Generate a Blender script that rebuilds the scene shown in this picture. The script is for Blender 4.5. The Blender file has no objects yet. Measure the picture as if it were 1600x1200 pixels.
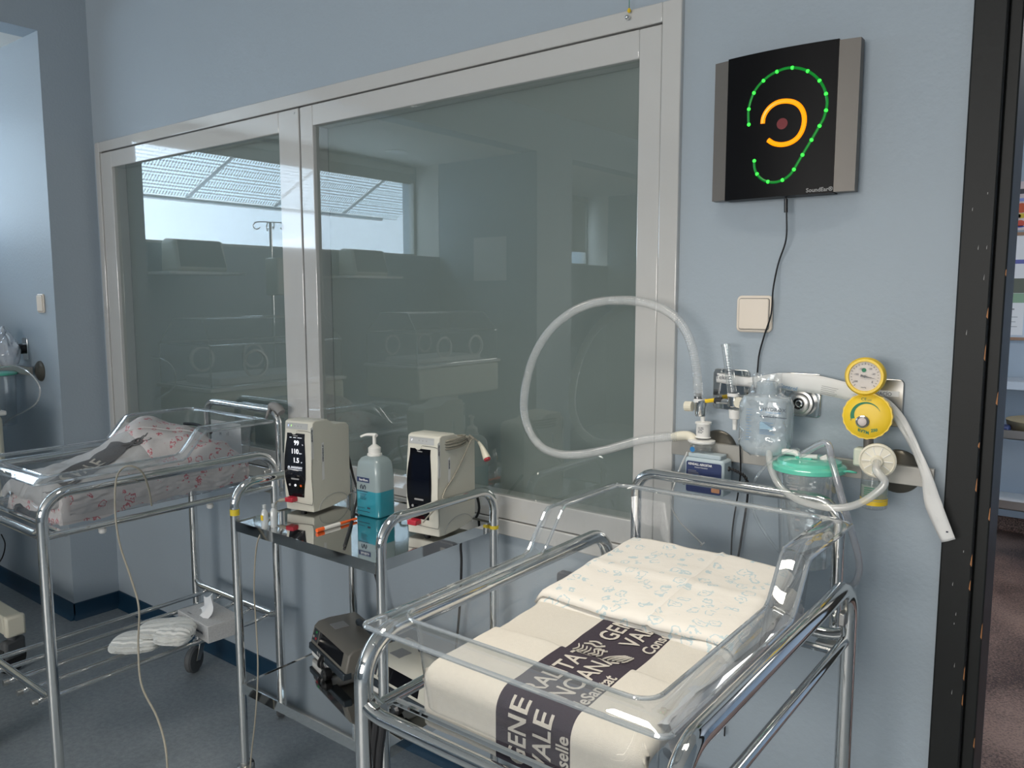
import bpy, bmesh, math, random
from mathutils import Vector as V, Matrix, noise
random.seed(7)
SC = bpy.context.scene
COL = SC.collection
pi = math.pi
# ------------------------------------------------------------------ camera
D = 1.772            # the wall with the interior window
X0 = -3.79           # plane of the left wall stub
H = 1.5
FP, PITCH, YAW, ROLL = 1243.11, 0.1113, -0.6604, -0.0008
Fw = V((math.sin(YAW)*math.cos(PITCH), math.cos(YAW)*math.cos(PITCH), -math.sin(PITCH)))
R0 = V((math.cos(YAW), -math.sin(YAW), 0)); U0 = R0.cross(Fw)
Rt = R0*math.cos(ROLL) + U0*math.sin(ROLL); Up = -R0*math.sin(ROLL) + U0*math.cos(ROLL)
CAM = V((0, 0, H))
cd = bpy.data.cameras.new('camera'); cam = bpy.data.objects.new('camera', cd); COL.objects.link(cam)
cd.sensor_width = 36; cd.lens = FP*36/1600; cd.clip_start = 0.02; cd.clip_end = 100
M = Matrix((Rt, Up, -Fw)).transposed().to_4x4(); M.translation = CAM; cam.matrix_world = M
SC.camera = cam
# ------------------------------------------------------------------ world, lights, exposure
SC.view_settings.view_transform = 'Standard'; SC.view_settings.look = 'None'
SC.view_settings.exposure = 0.12; SC.view_settings.gamma = 1.0; SC.view_settings.use_curve_mapping = False
SC.cycles.max_bounces = 10; SC.cycles.transparent_max_bounces = 40; SC.cycles.glossy_bounces = 6
SC.cycles.sample_clamp_indirect = 6.0
W = bpy.data.worlds.new('world'); SC.world = W; W.use_nodes = True
bg = W.node_tree.nodes['Background']; bg.inputs[0].default_value = (0.68, 0.82, 1.0, 1); bg.inputs[1].default_value = 7.0

_wn = W.node_tree; _tc = _wn.nodes.new('ShaderNodeTexCoord'); _sx = _wn.nodes.new('ShaderNodeSeparateXYZ'); _mr = _wn.nodes.new('ShaderNodeMapRange')
_wn.links.new(_tc.outputs['Generated'], _sx.inputs[0]); _wn.links.new(_sx.outputs['Z'], _mr.inputs['Value'])
_mr.interpolation_type = 'SMOOTHSTEP'; _mr.inputs['From Min'].default_value = 0.2; _mr.inputs['From Max'].default_value = 0.5
_mr.inputs['To Min'].default_value = 6.0; _mr.inputs['To Max'].default_value = 17.0   # overcast sky: brighter overhead than at the horizon
_wn.links.new(_mr.outputs['Result'], bg.inputs[1])

def area(name, loc, direction, sx, sy, power, color=(1, 1, 1), portal=False, spread=pi):
    ld = bpy.data.lights.new(name, 'AREA'); ld.shape = 'RECTANGLE'; ld.size = sx; ld.size_y = sy
    ld.energy = power; ld.color = color; ld.spread = spread
    if portal: ld.cycles.is_portal = True
    o = bpy.data.objects.new(name, ld); COL.objects.link(o); o.location = loc
    o.rotation_euler = V(direction).to_track_quat('-Z', 'Y').to_euler()
    return o
area('sky_portal_bay', (-5.16, -0.04, 2.16), (1, 0, 0), 3.2, 0.68, 1, portal=True)
area('sky_portal_second_bay', (-5.16, -3.5, 2.16), (1, 0, 0), 2.6, 0.68, 1, portal=True)
area('added_rear_fill', (-0.6, -4.42, 1.75), (0.08, 1, 0), 3.4, 1.3, 142, (1.0, 0.96, 0.91))  # added fill from behind the camera, brightens the right wall and towel
area('ceiling_lamp_light', (-0.75, 0.75, 2.915), (0, -0.05, -1), 1.2, 0.4, 16, (1.0, 0.92, 0.80), spread=math.radians(88))
area('corridor_lamp_light', (0.3, 4.2, 2.75), (0, 0, -1), 1.2, 0.6, 17, (1.0, 0.96, 0.92))

# ------------------------------------------------------------------ pixel helper
def ray(px, py): return Fw*FP + Rt*(px-800) + Up*(600-py)
def at(px, py, Y=None, X=None, Z=None):
    d = ray(px, py)
    if Y is not None: t = (Y-CAM.y)/d.y
    elif X is not None: t = (X-CAM.x)/d.x
    else: t = (Z-CAM.z)/d.z
    return CAM + d*t

# ------------------------------------------------------------------ materials
MATS = {}
def newmat(name):
    m = bpy.data.materials.new(name); m.use_nodes = True; nt = m.node_tree
    MATS[name] = m
    return m, nt, nt.nodes['Principled BSDF']
def pm(name, col, rough=0.5, metal=0.0, coat=0.0, bump=0.0, bscale=200.0, var=0.0, vscale=6.0, emit=None, estr=0.0, spec=0.5, sheen=0.0):
    m, nt, b = newmat(name)
    b.inputs['Base Color'].default_value = (*col, 1); b.inputs['Roughness'].default_value = rough
    b.inputs['Metallic'].default_value = metal; b.inputs['Coat Weight'].default_value = coat
    b.inputs['Coat Roughness'].default_value = 0.03; b.inputs['Coat IOR'].default_value = 1.75; b.inputs['Specular IOR Level'].default_value = spec
    if sheen: b.inputs['Sheen Weight'].default_value = sheen
    if emit:
        b.inputs['Emission Color'].default_value = (*emit, 1); b.inputs['Emission Strength'].default_value = estr
    if bump or var:
        tc = nt.nodes.new('ShaderNodeTexCoord')
    if bump:
        n = nt.nodes.new('ShaderNodeTexNoise'); n.inputs['Scale'].default_value = bscale; n.inputs['Detail'].default_value = 3
        nt.links.new(tc.outputs['Object'], n.inputs['Vector'])
        bp = nt.nodes.new('ShaderNodeBump'); bp.inputs['Strength'].default_value = bump; bp.inputs['Distance'].default_value = 0.002
        nt.links.new(n.outputs['Fac'], bp.inputs['Height']); nt.links.new(bp.outputs['Normal'], b.inputs['Normal'])
    if var:
        n = nt.nodes.new('ShaderNodeTexNoise'); n.inputs['Scale'].default_value = vscale; n.inputs['Detail'].default_value = 5
        nt.links.new(tc.outputs['Object'], n.inputs['Vector'])
        mx = nt.nodes.new('ShaderNodeMix'); mx.data_type = 'RGBA'
        mx.inputs[6].default_value = (*[c*(1-var) for c in col], 1); mx.inputs[7].default_value = (*[min(1, c*(1+var)) for c in col], 1)
        nt.links.new(n.outputs['Fac'], mx.inputs[0]); nt.links.new(mx.outputs[2], b.inputs['Base Color'])
    return m
def clear(name, tint=(0.97, 0.98, 0.98), f0=0.04, milky=0.0, mcol=(0.9, 0.92, 0.95), rough=0.0, power=5.0, fmax=1.0, bump=0.0):
    """thin clear sheet: what is behind shows through, the rest mirrors by angle"""
    m = bpy.data.materials.new(name); m.use_nodes = True; nt = m.node_tree; MATS[name] = m
    for n in list(nt.nodes): nt.nodes.remove(n)
    N = nt.nodes.new; L = nt.links.new
    out = N('ShaderNodeOutputMaterial'); tr = N('ShaderNodeBsdfTransparent'); tr.inputs[0].default_value = (*tint, 1)
    gl = N('ShaderNodeBsdfAnisotropic'); gl.inputs['Roughness'].default_value = rough
    ge = N('ShaderNodeNewGeometry'); dt = N('ShaderNodeVectorMath'); dt.operation = 'DOT_PRODUCT'
    if bump:
        tc = N('ShaderNodeTexCoord'); n = N('ShaderNodeTexNoise'); n.inputs['Scale'].default_value = bump; n.inputs['Detail'].default_value = 2
        L(tc.outputs['Object'], n.inputs['Vector']); bp = N('ShaderNodeBump'); bp.inputs['Strength'].default_value = 0.6; bp.inputs['Distance'].default_value = 0.01
        L(n.outputs['Fac'], bp.inputs['Height']); L(bp.outputs['Normal'], gl.inputs['Normal']); L(bp.outputs['Normal'], dt.inputs[0])
    else: L(ge.outputs['Normal'], dt.inputs[0])
    L(ge.outputs['Incoming'], dt.inputs[1])
    ab = N('ShaderNodeMath'); ab.operation = 'ABSOLUTE'; L(dt.outputs['Value'], ab.inputs[0])
    s1 = N('ShaderNodeMath'); s1.operation = 'SUBTRACT'; s1.inputs[0].default_value = 1; L(ab.outputs[0], s1.inputs[1])
    pw = N('ShaderNodeMath'); pw.operation = 'POWER'; L(s1.outputs[0], pw.inputs[0]); pw.inputs[1].default_value = power
    ma = N('ShaderNodeMath'); ma.operation = 'MULTIPLY_ADD'; L(pw.outputs[0], ma.inputs[0]); ma.inputs[1].default_value = fmax-f0; ma.inputs[2].default_value = f0
    mx = N('ShaderNodeMixShader'); L(ma.outputs[0], mx.inputs[0]); L(gl.outputs[0], mx.inputs[2])
    if milky:
        df = N('ShaderNodeBsdfPrincipled'); df.inputs['Base Color'].default_value = (*mcol, 1); df.inputs['Roughness'].default_value = 0.4
        m2 = N('ShaderNodeMixShader'); m2.inputs[0].default_value = milky; L(tr.outputs[0], m2.inputs[1]); L(df.outputs[0], m2.inputs[2])
        L(m2.outputs[0], mx.inputs[1])
    else: L(tr.outputs[0], mx.inputs[1])
    L(mx.outputs[0], out.inputs['Surface'])
    return m

wall_m = pm('blue_wall_paint', (0.345, 0.402, 0.455), 0.5, bump=0.35, bscale=90, var=0.03, vscale=3, spec=0.38)
ceil_m = pm('ceiling_paint', (0.62, 0.63, 0.62), 0.7, bump=0.1)
bayceil_m = pm('soffit_paint', (0.72, 0.70, 0.66), 0.6, bump=0.1)
def floor_mat(name, c1, c2, scale, rough, contrast=0.5):
    m, nt, b = newmat(name); b.inputs['Roughness'].default_value = rough
    tc = nt.nodes.new('ShaderNodeTexCoord'); n = nt.nodes.new('ShaderNodeTexNoise'); n.inputs['Scale'].default_value = scale; n.inputs['Detail'].default_value = 6; n.inputs['Roughness'].default_value = 0.75
    n2 = nt.nodes.new('ShaderNodeTexNoise'); n2.inputs['Scale'].default_value = 2.2; n2.inputs['Detail'].default_value = 3
    mm = nt.nodes.new('ShaderNodeMix'); mm.inputs[0].default_value = 0.35
    nt.links.new(tc.outputs['Object'], n.inputs['Vector']); nt.links.new(tc.outputs['Object'], n2.inputs['Vector'])
    nt.links.new(n.outputs['Fac'], mm.inputs[2]); nt.links.new(n2.outputs['Fac'], mm.inputs[3])
    cr = nt.nodes.new('ShaderNodeValToRGB'); cr.color_ramp.elements[0].position = 0.5-contrast/4; cr.color_ramp.elements[1].position = 0.5+contrast/4
    cr.color_ramp.elements[0].color = (*c1, 1); cr.color_ramp.elements[1].color = (*c2, 1)
    nt.links.new(mm.outputs[0], cr.inputs[0]); nt.links.new(cr.outputs[0], b.inputs['Base Color'])
    return m
floor_m = floor_mat('mottled_vinyl', (0.185, 0.212, 0.235), (0.295, 0.33, 0.355), 55, 0.42)
terr_m = floor_mat('brown_terrazzo', (0.03, 0.012, 0.008), (0.30, 0.185, 0.14), 110, 0.45, 0.30)
base_m = pm('navy_vinyl_skirting', (0.006, 0.035, 0.072), 0.38)
white_m = pm('white_lacquer', (0.55, 0.545, 0.53), 0.09, coat=1.0)
seam_m = pm('dark_joint', (0.10, 0.10, 0.095), 0.6)
panel_m = pm('grey_green_blind', (0.235, 0.26, 0.25), 0.55)
glass_m = clear('window_glass', (0.93, 0.955, 0.95), 0.065, power=3.4, fmax=0.9)
chrome = pm('chrome', (0.74, 0.74, 0.73), 0.07, 1.0)
steel = pm('polished_steel_sheet', (0.66, 0.665, 0.66), 0.045, 1.0)
steelb = pm('brushed_steel', (0.50, 0.49, 0.47), 0.3, 1.0)
alu = pm('aluminium_grey', (0.155, 0.143, 0.13), 0.45, 0.3)
acryl = clear('acrylic_sheet', (0.96, 0.97, 0.975), 0.06, milky=0.025, power=4.0)
acryl_edge = clear('acrylic_edge', (0.88, 0.91, 0.92), 0.30, milky=0.22, mcol=(0.85, 0.9, 0.95), power=1.6)
acryl_lip = clear('acrylic_lip', (0.93, 0.945, 0.95), 0.18, milky=0.07, mcol=(0.85, 0.9, 0.95), power=2.6)
clearpl = clear('clear_plastic', (0.94, 0.96, 0.96), 0.07, milky=0.07, power=2.5)
bagpl = clear('crinkled_film', (0.95, 0.97, 0.98), 0.10, milky=0.10, power=2.0, bump=22)
milkpl = clear('milky_tube', (0.93, 0.93, 0.92), 0.06, milky=0.33, mcol=(0.86, 0.86, 0.84), power=2.5)
hosepl = clear('corrugated_tube', (0.95, 0.96, 0.96), 0.05, milky=0.24, mcol=(0.92, 0.93, 0.93), power=2.0)
ivory = pm('ivory_plastic', (0.72, 0.68, 0.56), 0.35)
switch_m = pm('switch_plastic', (0.74, 0.66, 0.57), 0.32)
whitepl = pm('white_plastic', (0.78, 0.77, 0.74), 0.35)
caseg = pm('monitor_case', (0.62, 0.605, 0.53), 0.45, bump=0.1, bscale=600)
casel = pm('monitor_strip_grey', (0.42, 0.43, 0.43), 0.4)
black = pm('black_plastic', (0.012, 0.012, 0.013), 0.3)
blackg = pm('black_gloss_screen', (0.004, 0.004, 0.006), 0.06)
rubber = pm('black_rubber', (0.02, 0.02, 0.022), 0.6)
greyrub = pm('grey_rubber', (0.09, 0.095, 0.10), 0.6)
darkmat = pm('matt_black_panel', (0.003, 0.003, 0.004), 0.4, spec=0.12)
rail_m = pm('rail_grey', (0.36, 0.35, 0.325), 0.4, 0.3)
frame_black = pm('black_door_paint', (0.010, 0.011, 0.011), 0.5, bump=0.15, bscale=60, spec=0.3)
wood = pm('worn_wood', (0.36, 0.15, 0.05), 0.6)
red = pm('red_plastic', (0.45, 0.02, 0.04), 0.4)
orange = pm('orange_plastic', (0.85, 0.13, 0.02), 0.4)
yellow = pm('yellow_plastic', (0.82, 0.55, 0.02), 0.38)
yellowtape = pm('yellow_tape', (0.62, 0.48, 0.03), 0.5)
mint = clear('mint_lid', (0.3, 0.75, 0.62), 0.06, milky=0.80, mcol=(0.14, 0.68, 0.50), power=3, rough=0.1)
paper = pm('white_paper', (0.74, 0.74, 0.73), 0.7)
blueliq = clear('blue_liquid', (0.05, 0.45, 0.62), 0.05, milky=0.86, mcol=(0.03, 0.32, 0.42), rough=0.15)
frost = clear('frosted_bottle', (0.75, 0.82, 0.84), 0.06, milky=0.72, mcol=(0.40, 0.49, 0.51), rough=0.2)
navy = pm('navy_print', (0.015, 0.03, 0.11), 0.5)
ink = pm('dark_ink', (0.03, 0.04, 0.07), 0.6)
inkb = pm('blue_ink', (0.08, 0.22, 0.42), 0.6)
inkg = pm('green_ink', (0.02, 0.20, 0.10), 0.6)
inkw = pm('white_ink', (0.8, 0.8, 0.8), 0.6)
greytxt = pm('grey_lettering', (0.30, 0.30, 0.30), 0.5)
terry = pm('cream_terry', (0.70, 0.66, 0.585), 0.95, bump=1.0, bscale=1100, var=0.06, vscale=160, sheen=0.3)
terryw = pm('grey_white_terry', (0.58, 0.57, 0.57), 0.95, bump=1.0, bscale=1100, var=0.08, vscale=160, sheen=0.3)
terryd = pm('dark_violet_terry', (0.045, 0.035, 0.050), 0.95, bump=1.0, bscale=1100, var=0.25, vscale=300)
terrytx = pm('woven_letters', (0.62, 0.58, 0.52), 0.95, bump=1.0, bscale=1100, var=0.2, vscale=400)
greydk = pm('woven_grey', (0.16, 0.16, 0.165), 0.95, bump=1.0, bscale=1100, var=0.3, vscale=300)
mattress_m = pm('grey_white_cover', (0.52, 0.52, 0.53), 0.7)
greenled = pm('green_lamp_dot', (0.0, 0.6, 0.05), 0.3, emit=(0.05, 1.0, 0.06), estr=1.5)
greentrk = pm('green_light_track', (0.0, 0.05, 0.01), 0.3, emit=(0.0, 0.42, 0.03), estr=0.42)
orangeled = pm('orange_light_track', (0.7, 0.2, 0.0), 0.3, emit=(1.0, 0.26, 0.0), estr=1.25)
orangedim = pm('orange_segment', (0.7, 0.2, 0.0), 0.3, emit=(0.85, 0.20, 0.0), estr=1.0)
reddot = pm('dim_red_lamp', (0.10, 0.0, 0.004), 0.4, emit=(0.2, 0.0, 0.01), estr=0.22)
scrw = pm('screen_digits', (0.8, 0.8, 0.8), 0.4, emit=(0.85, 0.9, 1.0), estr=0.9)
scrd = pm('screen_dark_blue', (0.003, 0.004, 0.008), 0.06, emit=(0.05, 0.1, 0.3), estr=0.005)
ledb = pm('blue_led', (0.3, 0.4, 0.9), 0.3, emit=(0.5, 0.65, 1.0), estr=1.2)
ledg = pm('green_led', (0.3, 0.9, 0.2), 0.3, emit=(0.5, 1.0, 0.15), estr=1.0)
cream = pm('cream_enamel', (0.62, 0.60, 0.50), 0.4)
cable_m = pm('grey_beige_cable', (0.30, 0.28, 0.23), 0.5)
lblue = pm('pale_blue_plastic', (0.42, 0.50, 0.54), 0.4)
tan = pm('sand_cover', (0.36, 0.30, 0.18), 0.6)
pumpgrey = pm('pump_case_grey', (0.17, 0.16, 0.14), 0.45)
pumpblue = pm('pump_case_slate', (0.025, 0.035, 0.045), 0.45)
posterm = pm('pink_white_poster', (0.62, 0.52, 0.50), 0.6)
posterb = pm('pale_blue_poster', (0.50, 0.56, 0.62), 0.6)
whitestuff = pm('nonwoven_white', (0.72, 0.73, 0.71), 0.85, bump=0.5, bscale=120)
tissue = pm('tissue_paper', (0.78, 0.79, 0.80), 0.8)
boxm = pm('tissue_box_card', (0.50, 0.50, 0.50), 0.6, var=0.25, vscale=160)
blindfab = pm('roller_fabric', (0.50, 0.49, 0.45), 0.8)

def printed(name, base, inkc, scale, strength=0.9, thick=0.05):
    """cotton with small outline drawings scattered over it"""
    m, nt, b = newmat(name); b.inputs['Roughness'].default_value = 0.9
    N = nt.nodes.new; L = nt.links.new
    tc = N('ShaderNodeTexCoord')
    nz = N('ShaderNodeTexNoise'); nz.inputs['Scale'].default_value = scale*2.2; nz.inputs['Detail'].default_value = 2
    L(tc.outputs['Object'], nz.inputs['Vector'])
    sb = N('ShaderNodeVectorMath'); sb.operation = 'SUBTRACT'; sb.inputs[1].default_value = (0.5, 0.5, 0.5); L(nz.outputs['Color'], sb.inputs[0])
    sc = N('ShaderNodeVectorMath'); sc.operation = 'SCALE'; sc.inputs['Scale'].default_value = 0.75/scale; L(sb.outputs[0], sc.inputs[0])
    ad = N('ShaderNodeVectorMath'); ad.operation = 'ADD'; L(tc.outputs['Object'], ad.inputs[0]); L(sc.outputs[0], ad.inputs[1])
    fl = N('ShaderNodeVectorMath'); fl.operation = 'MULTIPLY'; fl.inputs[1].default_value = (1, 1, 0.8); L(ad.outputs[0], fl.inputs[0])
    vo = N('ShaderNodeTexVoronoi'); vo.inputs['Scale'].default_value = scale; vo.inputs['Randomness'].default_value = 0.75
    L(fl.outputs[0], vo.inputs['Vector'])
    # rings round each cell centre = outlines of little figures
    a = N('ShaderNodeMath'); a.operation = 'MULTIPLY'; a.inputs[1].default_value = 26; L(vo.outputs['Distance'], a.inputs[0])
    s = N('ShaderNodeMath'); s.operation = 'SINE'; L(a.outputs[0], s.inputs[0])
    g = N('ShaderNodeMath'); g.operation = 'GREATER_THAN'; g.inputs[1].default_value = 1-thick*8; L(s.outputs[0], g.inputs[0])
    c = N('ShaderNodeMath'); c.operation = 'LESS_THAN'; c.inputs[1].default_value = 0.36; L(vo.outputs['Distance'], c.inputs[0])
    mu = N('ShaderNodeMath'); mu.operation = 'MULTIPLY'; L(g.outputs[0], mu.inputs[0]); L(c.outputs[0], mu.inputs[1])
    n3 = N('ShaderNodeTexNoise'); n3.inputs['Scale'].default_value = scale*3; L(tc.outputs['Object'], n3.inputs['Vector'])
    g3 = N('ShaderNodeMath'); g3.operation = 'GREATER_THAN'; g3.inputs[1].default_value = 0.40; L(n3.outputs['Fac'], g3.inputs[0])
    mu2 = N('ShaderNodeMath'); mu2.operation = 'MULTIPLY'; L(mu.outputs[0], mu2.inputs[0]); L(g3.outputs[0], mu2.inputs[1])
    mu3 = N('ShaderNodeMath'); mu3.operation = 'MULTIPLY'; mu3.inputs[1].default_value = strength; L(mu2.outputs[0], mu3.inputs[0])
    mx = N('ShaderNodeMix'); mx.data_type = 'RGBA'; mx.inputs[6].default_value = (*base, 1); mx.inputs[7].default_value = (*inkc, 1)
    L(mu3.outputs[0], mx.inputs[0]); L(mx.outputs[2], b.inputs['Base Color'])
    n4 = N('ShaderNodeTexNoise'); n4.inputs['Scale'].default_value = 26; n4.inputs['Detail'].default_value = 4; L(tc.outputs['Object'], n4.inputs['Vector'])
    bp = N('ShaderNodeBump'); bp.inputs['Strength'].default_value = 0.35; bp.inputs['Distance'].default_value = 0.006
    L(n4.outputs['Fac'], bp.inputs['Height']); L(bp.outputs['Normal'], b.inputs['Normal'])
    return m
print_blue = printed('cotton_blue_print', (0.70, 0.67, 0.62), (0.36, 0.50, 0.56), 27, 0.7, 0.065)
print_red = printed('cotton_red_print', (0.60, 0.565, 0.56), (0.50, 0.09, 0.12), 30, 0.85, 0.085)

# ------------------------------------------------------------------ mesh builder
class MB:
    def __init__(s): s.v = []; s.f = []; s.m = []
    def add(s, vs, fs, mi=0):
        o = len(s.v); s.v += [V(p) for p in vs]; s.f += [tuple(i+o for i in f) for f in fs]; s.m += [mi]*len(fs); return s
    def box(s, a, b, mi=0, T=None):
        x0, y0, z0 = a; x1, y1, z1 = b
        vs = [V(p) for p in ((x0,y0,z0),(x1,y0,z0),(x1,y1,z0),(x0,y1,z0),(x0,y0,z1),(x1,y0,z1),(x1,y1,z1),(x0,y1,z1))]
        if T: vs = [T @ p for p in vs]
        return s.add(vs, [(0,3,2,1),(4,5,6,7),(0,1,5,4),(1,2,6,5),(2,3,7,6),(3,0,4,7)], mi)
    def tube(s, pts, r, n=12, closed=False, caps=True, mi=0):
        pts = [V(p) for p in pts]; N = len(pts)
        rf = r if callable(r) else (lambda i: r)
        tan_ = []
        for i in range(N):
            if closed: t = pts[(i+1) % N]-pts[i-1]
            else: t = pts[min(i+1, N-1)]-pts[max(i-1, 0)]
            tan_.append(t.normalized() if t.length > 1e-9 else V((0,0,1)))
        a = tan_[0].orthogonal().normalized(); vs = []
        for i in range(N):
            if i: a = (a - tan_[i]*a.dot(tan_[i]))
            if a.length < 1e-6: a = tan_[i].orthogonal()
            a.normalize(); b = tan_[i].cross(a)
            for k in range(n):
                th = 2*pi*k/n; vs.append(pts[i]+(a*math.cos(th)+b*math.sin(th))*rf(i))
        fs = []
        for i in range(N if closed else N-1):
            j = (i+1) % N
            for k in range(n): fs.append((i*n+k, i*n+(k+1) % n, j*n+(k+1) % n, j*n+k))
        if caps and not closed:
            fs.append(tuple(range(n-1, -1, -1))); fs.append(tuple((N-1)*n+k for k in range(n)))
        return s.add(vs, fs, mi)
    def cyl(s, p0, p1, r0, r1=None, n=20, mi=0):
        r1 = r0 if r1 is None else r1; rr = [r0, r1]
        return s.tube([p0, p1], lambda i: rr[i], n, mi=mi)
    def lathe(s, prof, org=(0,0,0), axis=(0,0,1), n=28, mi=0, sx=1.0, caps=True):
        org = V(org); ax = V(axis).normalized(); a = ax.orthogonal().normalized()
        if abs(ax.z) > 0.99: a = V((1,0,0))
        b = ax.cross(a); vs = []; N = len(prof)
        for r, h in prof:
            for k in range(n):
                th = 2*pi*k/n; vs.append(org+ax*h+(a*math.cos(th)*sx+b*math.sin(th))*r)
        fs = [(i*n+k, i*n+(k+1) % n, (i+1)*n+(k+1) % n, (i+1)*n+k) for i in range(N-1) for k in range(n)]
        if caps: fs += [tuple(range(n-1, -1, -1)), tuple((N-1)*n+k for k in range(n))]
        return s.add(vs, fs, mi)
    def prism(s, poly, org, u, v, n, mi=0):
        """poly (a,b) in the u,v plane, thickness vector n"""
        org, u, v, n = V(org), V(u), V(v), V(n); N = len(poly)
        vs = [org+u*a+v*b for a, b in poly] + [org+u*a+v*b+n for a, b in poly]
        fs = [tuple(range(N-1, -1, -1)), tuple(range(N, 2*N))] + [(i, (i+1) % N, N+(i+1) % N, N+i) for i in range(N)]
        return s.add(vs, fs, mi)
    def grid(s, fn, nu, nv, mi=0, mf=None):
        vs = [fn(i/nu, j/nv) for j in range(nv+1) for i in range(nu+1)]; o = len(s.v)
        s.v += [V(p) for p in vs]
        for j in range(nv):
            for i in range(nu):
                k = o+j*(nu+1)+i; s.f.append((k, k+1, k+nu+2, k+nu+1)); s.m.append(mf((i+.5)/nu, (j+.5)/nv) if mf else mi)
        return s
    def sphere(s, c, r, n=14, mi=0, sz=1.0):
        prof = [(max(r*math.sin(pi*i/n), 1e-4), -r*sz*math.cos(pi*i/n)) for i in range(n+1)]
        return s.lathe(prof, c, (0,0,1), 2*n, mi)

def worldloc(o):
    p = V((0,0,0))
    while o: p = p+V(o.location); o = o.parent
    return p
def obj(name, mb, mats, parent=None, angle=35, bevel=0.0, solid=0.0, sub=0, bseg=2, loc=None, recalc=True):
    me = bpy.data.meshes.new(name); off = worldloc(parent) if parent else (V(loc) if loc else V((0,0,0)))
    me.from_pydata([tuple(p-off) for p in mb.v], [], mb.f)
    ms = mats if isinstance(mats, (list, tuple)) else [mats]
    for m in ms: me.materials.append(m)
    for p, mi in zip(me.polygons, mb.m): p.material_index = mi
    me.update()
    if recalc:
        bm = bmesh.new(); bm.from_mesh(me); bmesh.ops.recalc_face_normals(bm, faces=bm.faces); bm.to_mesh(me); bm.free()
    me.shade_smooth(); me.set_sharp_from_angle(angle=math.radians(angle))
    o = bpy.data.objects.new(name, me); COL.objects.link(o)
    if parent: o.parent = parent
    elif loc: o.location = loc
    if solid:
        md = o.modifiers.new('solid', 'SOLIDIFY'); md.thickness = solid; md.offset = -1
    if bevel:
        md = o.modifiers.new('bevel', 'BEVEL'); md.width = bevel; md.segments = bseg; md.limit_method = 'ANGLE'; md.angle_limit = math.radians(40)
        md.harden_normals = False
    if sub:
        md = o.modifiers.new('sub', 'SUBSURF'); md.levels = sub; md.render_levels = sub
    return o
def tag(o, label, cat, group=None, kind=None):
    o['label'] = label; o['category'] = cat
    if group: o['group'] = group
    if kind: o['kind'] = kind
    return o
def thing(name, loc, label, cat, group=None):
    o = bpy.data.objects.new(name, None); COL.objects.link(o); o.location = loc; o.empty_display_size = 0.05
    return tag(o, label, cat, group)
def struct(name, mb, m, parent=None, **k):
    o = obj(name, mb, m, parent, **k)
    if not parent: o['kind'] = 'structure'
    return o
def smooth_path(pts, n=10, closed=False):
    pts = [V(p) for p in pts]; out = []; N = len(pts)
    for i in range(N if closed else N-1):
        if closed: p0, p1, p2, p3 = pts[i-1], pts[i], pts[(i+1) % N], pts[(i+2) % N]
        else: p0, p1, p2, p3 = pts[max(i-1, 0)], pts[i], pts[i+1], pts[min(i+2, N-1)]
        for k in range(n):
            t = k/n
            out.append(0.5*((2*p1)+(p2-p0)*t+(2*p0-5*p1+4*p2-p3)*t*t+(3*p1-p0-3*p2+p3)*t**3))
    if not closed: out.append(pts[-1])
    return out
def round_path(pts, r, n=8):
    """polyline with rounded corners (radius-like setback r)"""
    pts = [V(p) for p in pts]; out = [pts[0]]
    for i in range(1, len(pts)-1):
        a = (pts[i-1]-pts[i]); b = (pts[i+1]-pts[i]); ra = min(r, a.length*.49); rb = min(r, b.length*.49)
        A = pts[i]+a.normalized()*ra; B = pts[i]+b.normalized()*rb
        for k in range(n+1):
            t = k/n; h = 0.5523
            c1 = A+(pts[i]-A)*h; c2 = B+(pts[i]-B)*h
            out.append(A*(1-t)**3+c1*3*t*(1-t)**2+c2*3*t*t*(1-t)+B*t**3)
    out.append(pts[-1]); return out
def rrect(w, h, r, n=5, cx=0, cy=0):
    out = []
    for qx, qy, a0 in ((1,-1,-90),(1,1,0),(-1,1,90),(-1,-1,180)):
        for k in range(n+1):
            a = math.radians(a0+90*k/n); out.append((cx+qx*(w/2-r)+r*math.cos(a), cy+qy*(h/2-r)+r*math.sin(a)))
    return out
def disc(r, n=28, cx=0, cy=0, ry=None): return [(cx+r*math.cos(2*pi*k/n), cy+(ry or r)*math.sin(2*pi*k/n)) for k in range(n)]
_tc = {}
def text_verts(body, size, align='LEFT', bold=0.0, space=1.0, cuts=0):
    cu = bpy.data.curves.new('t', 'FONT'); cu.body = body; cu.size = size; cu.align_x = align; cu.offset = bold; cu.space_character = space
    cu.resolution_u = 3
    o = bpy.data.objects.new('t', cu); COL.objects.link(o)
    dg = bpy.context.evaluated_depsgraph_get(); dg.update()
    me = bpy.data.meshes.new_from_object(o.evaluated_get(dg))
    bpy.data.objects.remove(o); bpy.data.curves.remove(cu)
    if cuts:
        bm = bmesh.new(); bm.from_mesh(me)
        bmesh.ops.triangulate(bm, faces=bm.faces)
        for _ in range(3):
            es = [e for e in bm.edges if e.calc_length() > cuts]
            if not es: break
            bmesh.ops.subdivide_edges(bm, edges=es, cuts=1)
            bmesh.ops.triangulate(bm, faces=bm.faces)
        bm.to_mesh(me); bm.free()
    vs = [v.co.copy() for v in me.vertices]; fs = [tuple(p.vertices) for p in me.polygons]
    bpy.data.meshes.remove(me); return vs, fs
def text(name, body, size, m, parent, org, u, v, align='LEFT', bold=0.0, space=1.0, sx=1.0):
    vs, fs = text_verts(body, size, align, bold, space)
    u = V(u).normalized(); v = V(v).normalized(); n = u.cross(v); mb = MB()
    mb.add([V(org)+u*p.x*sx+v*p.y+n*0.0004 for p in vs], fs)
    return obj(name, mb, m, parent, recalc=False)
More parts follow.
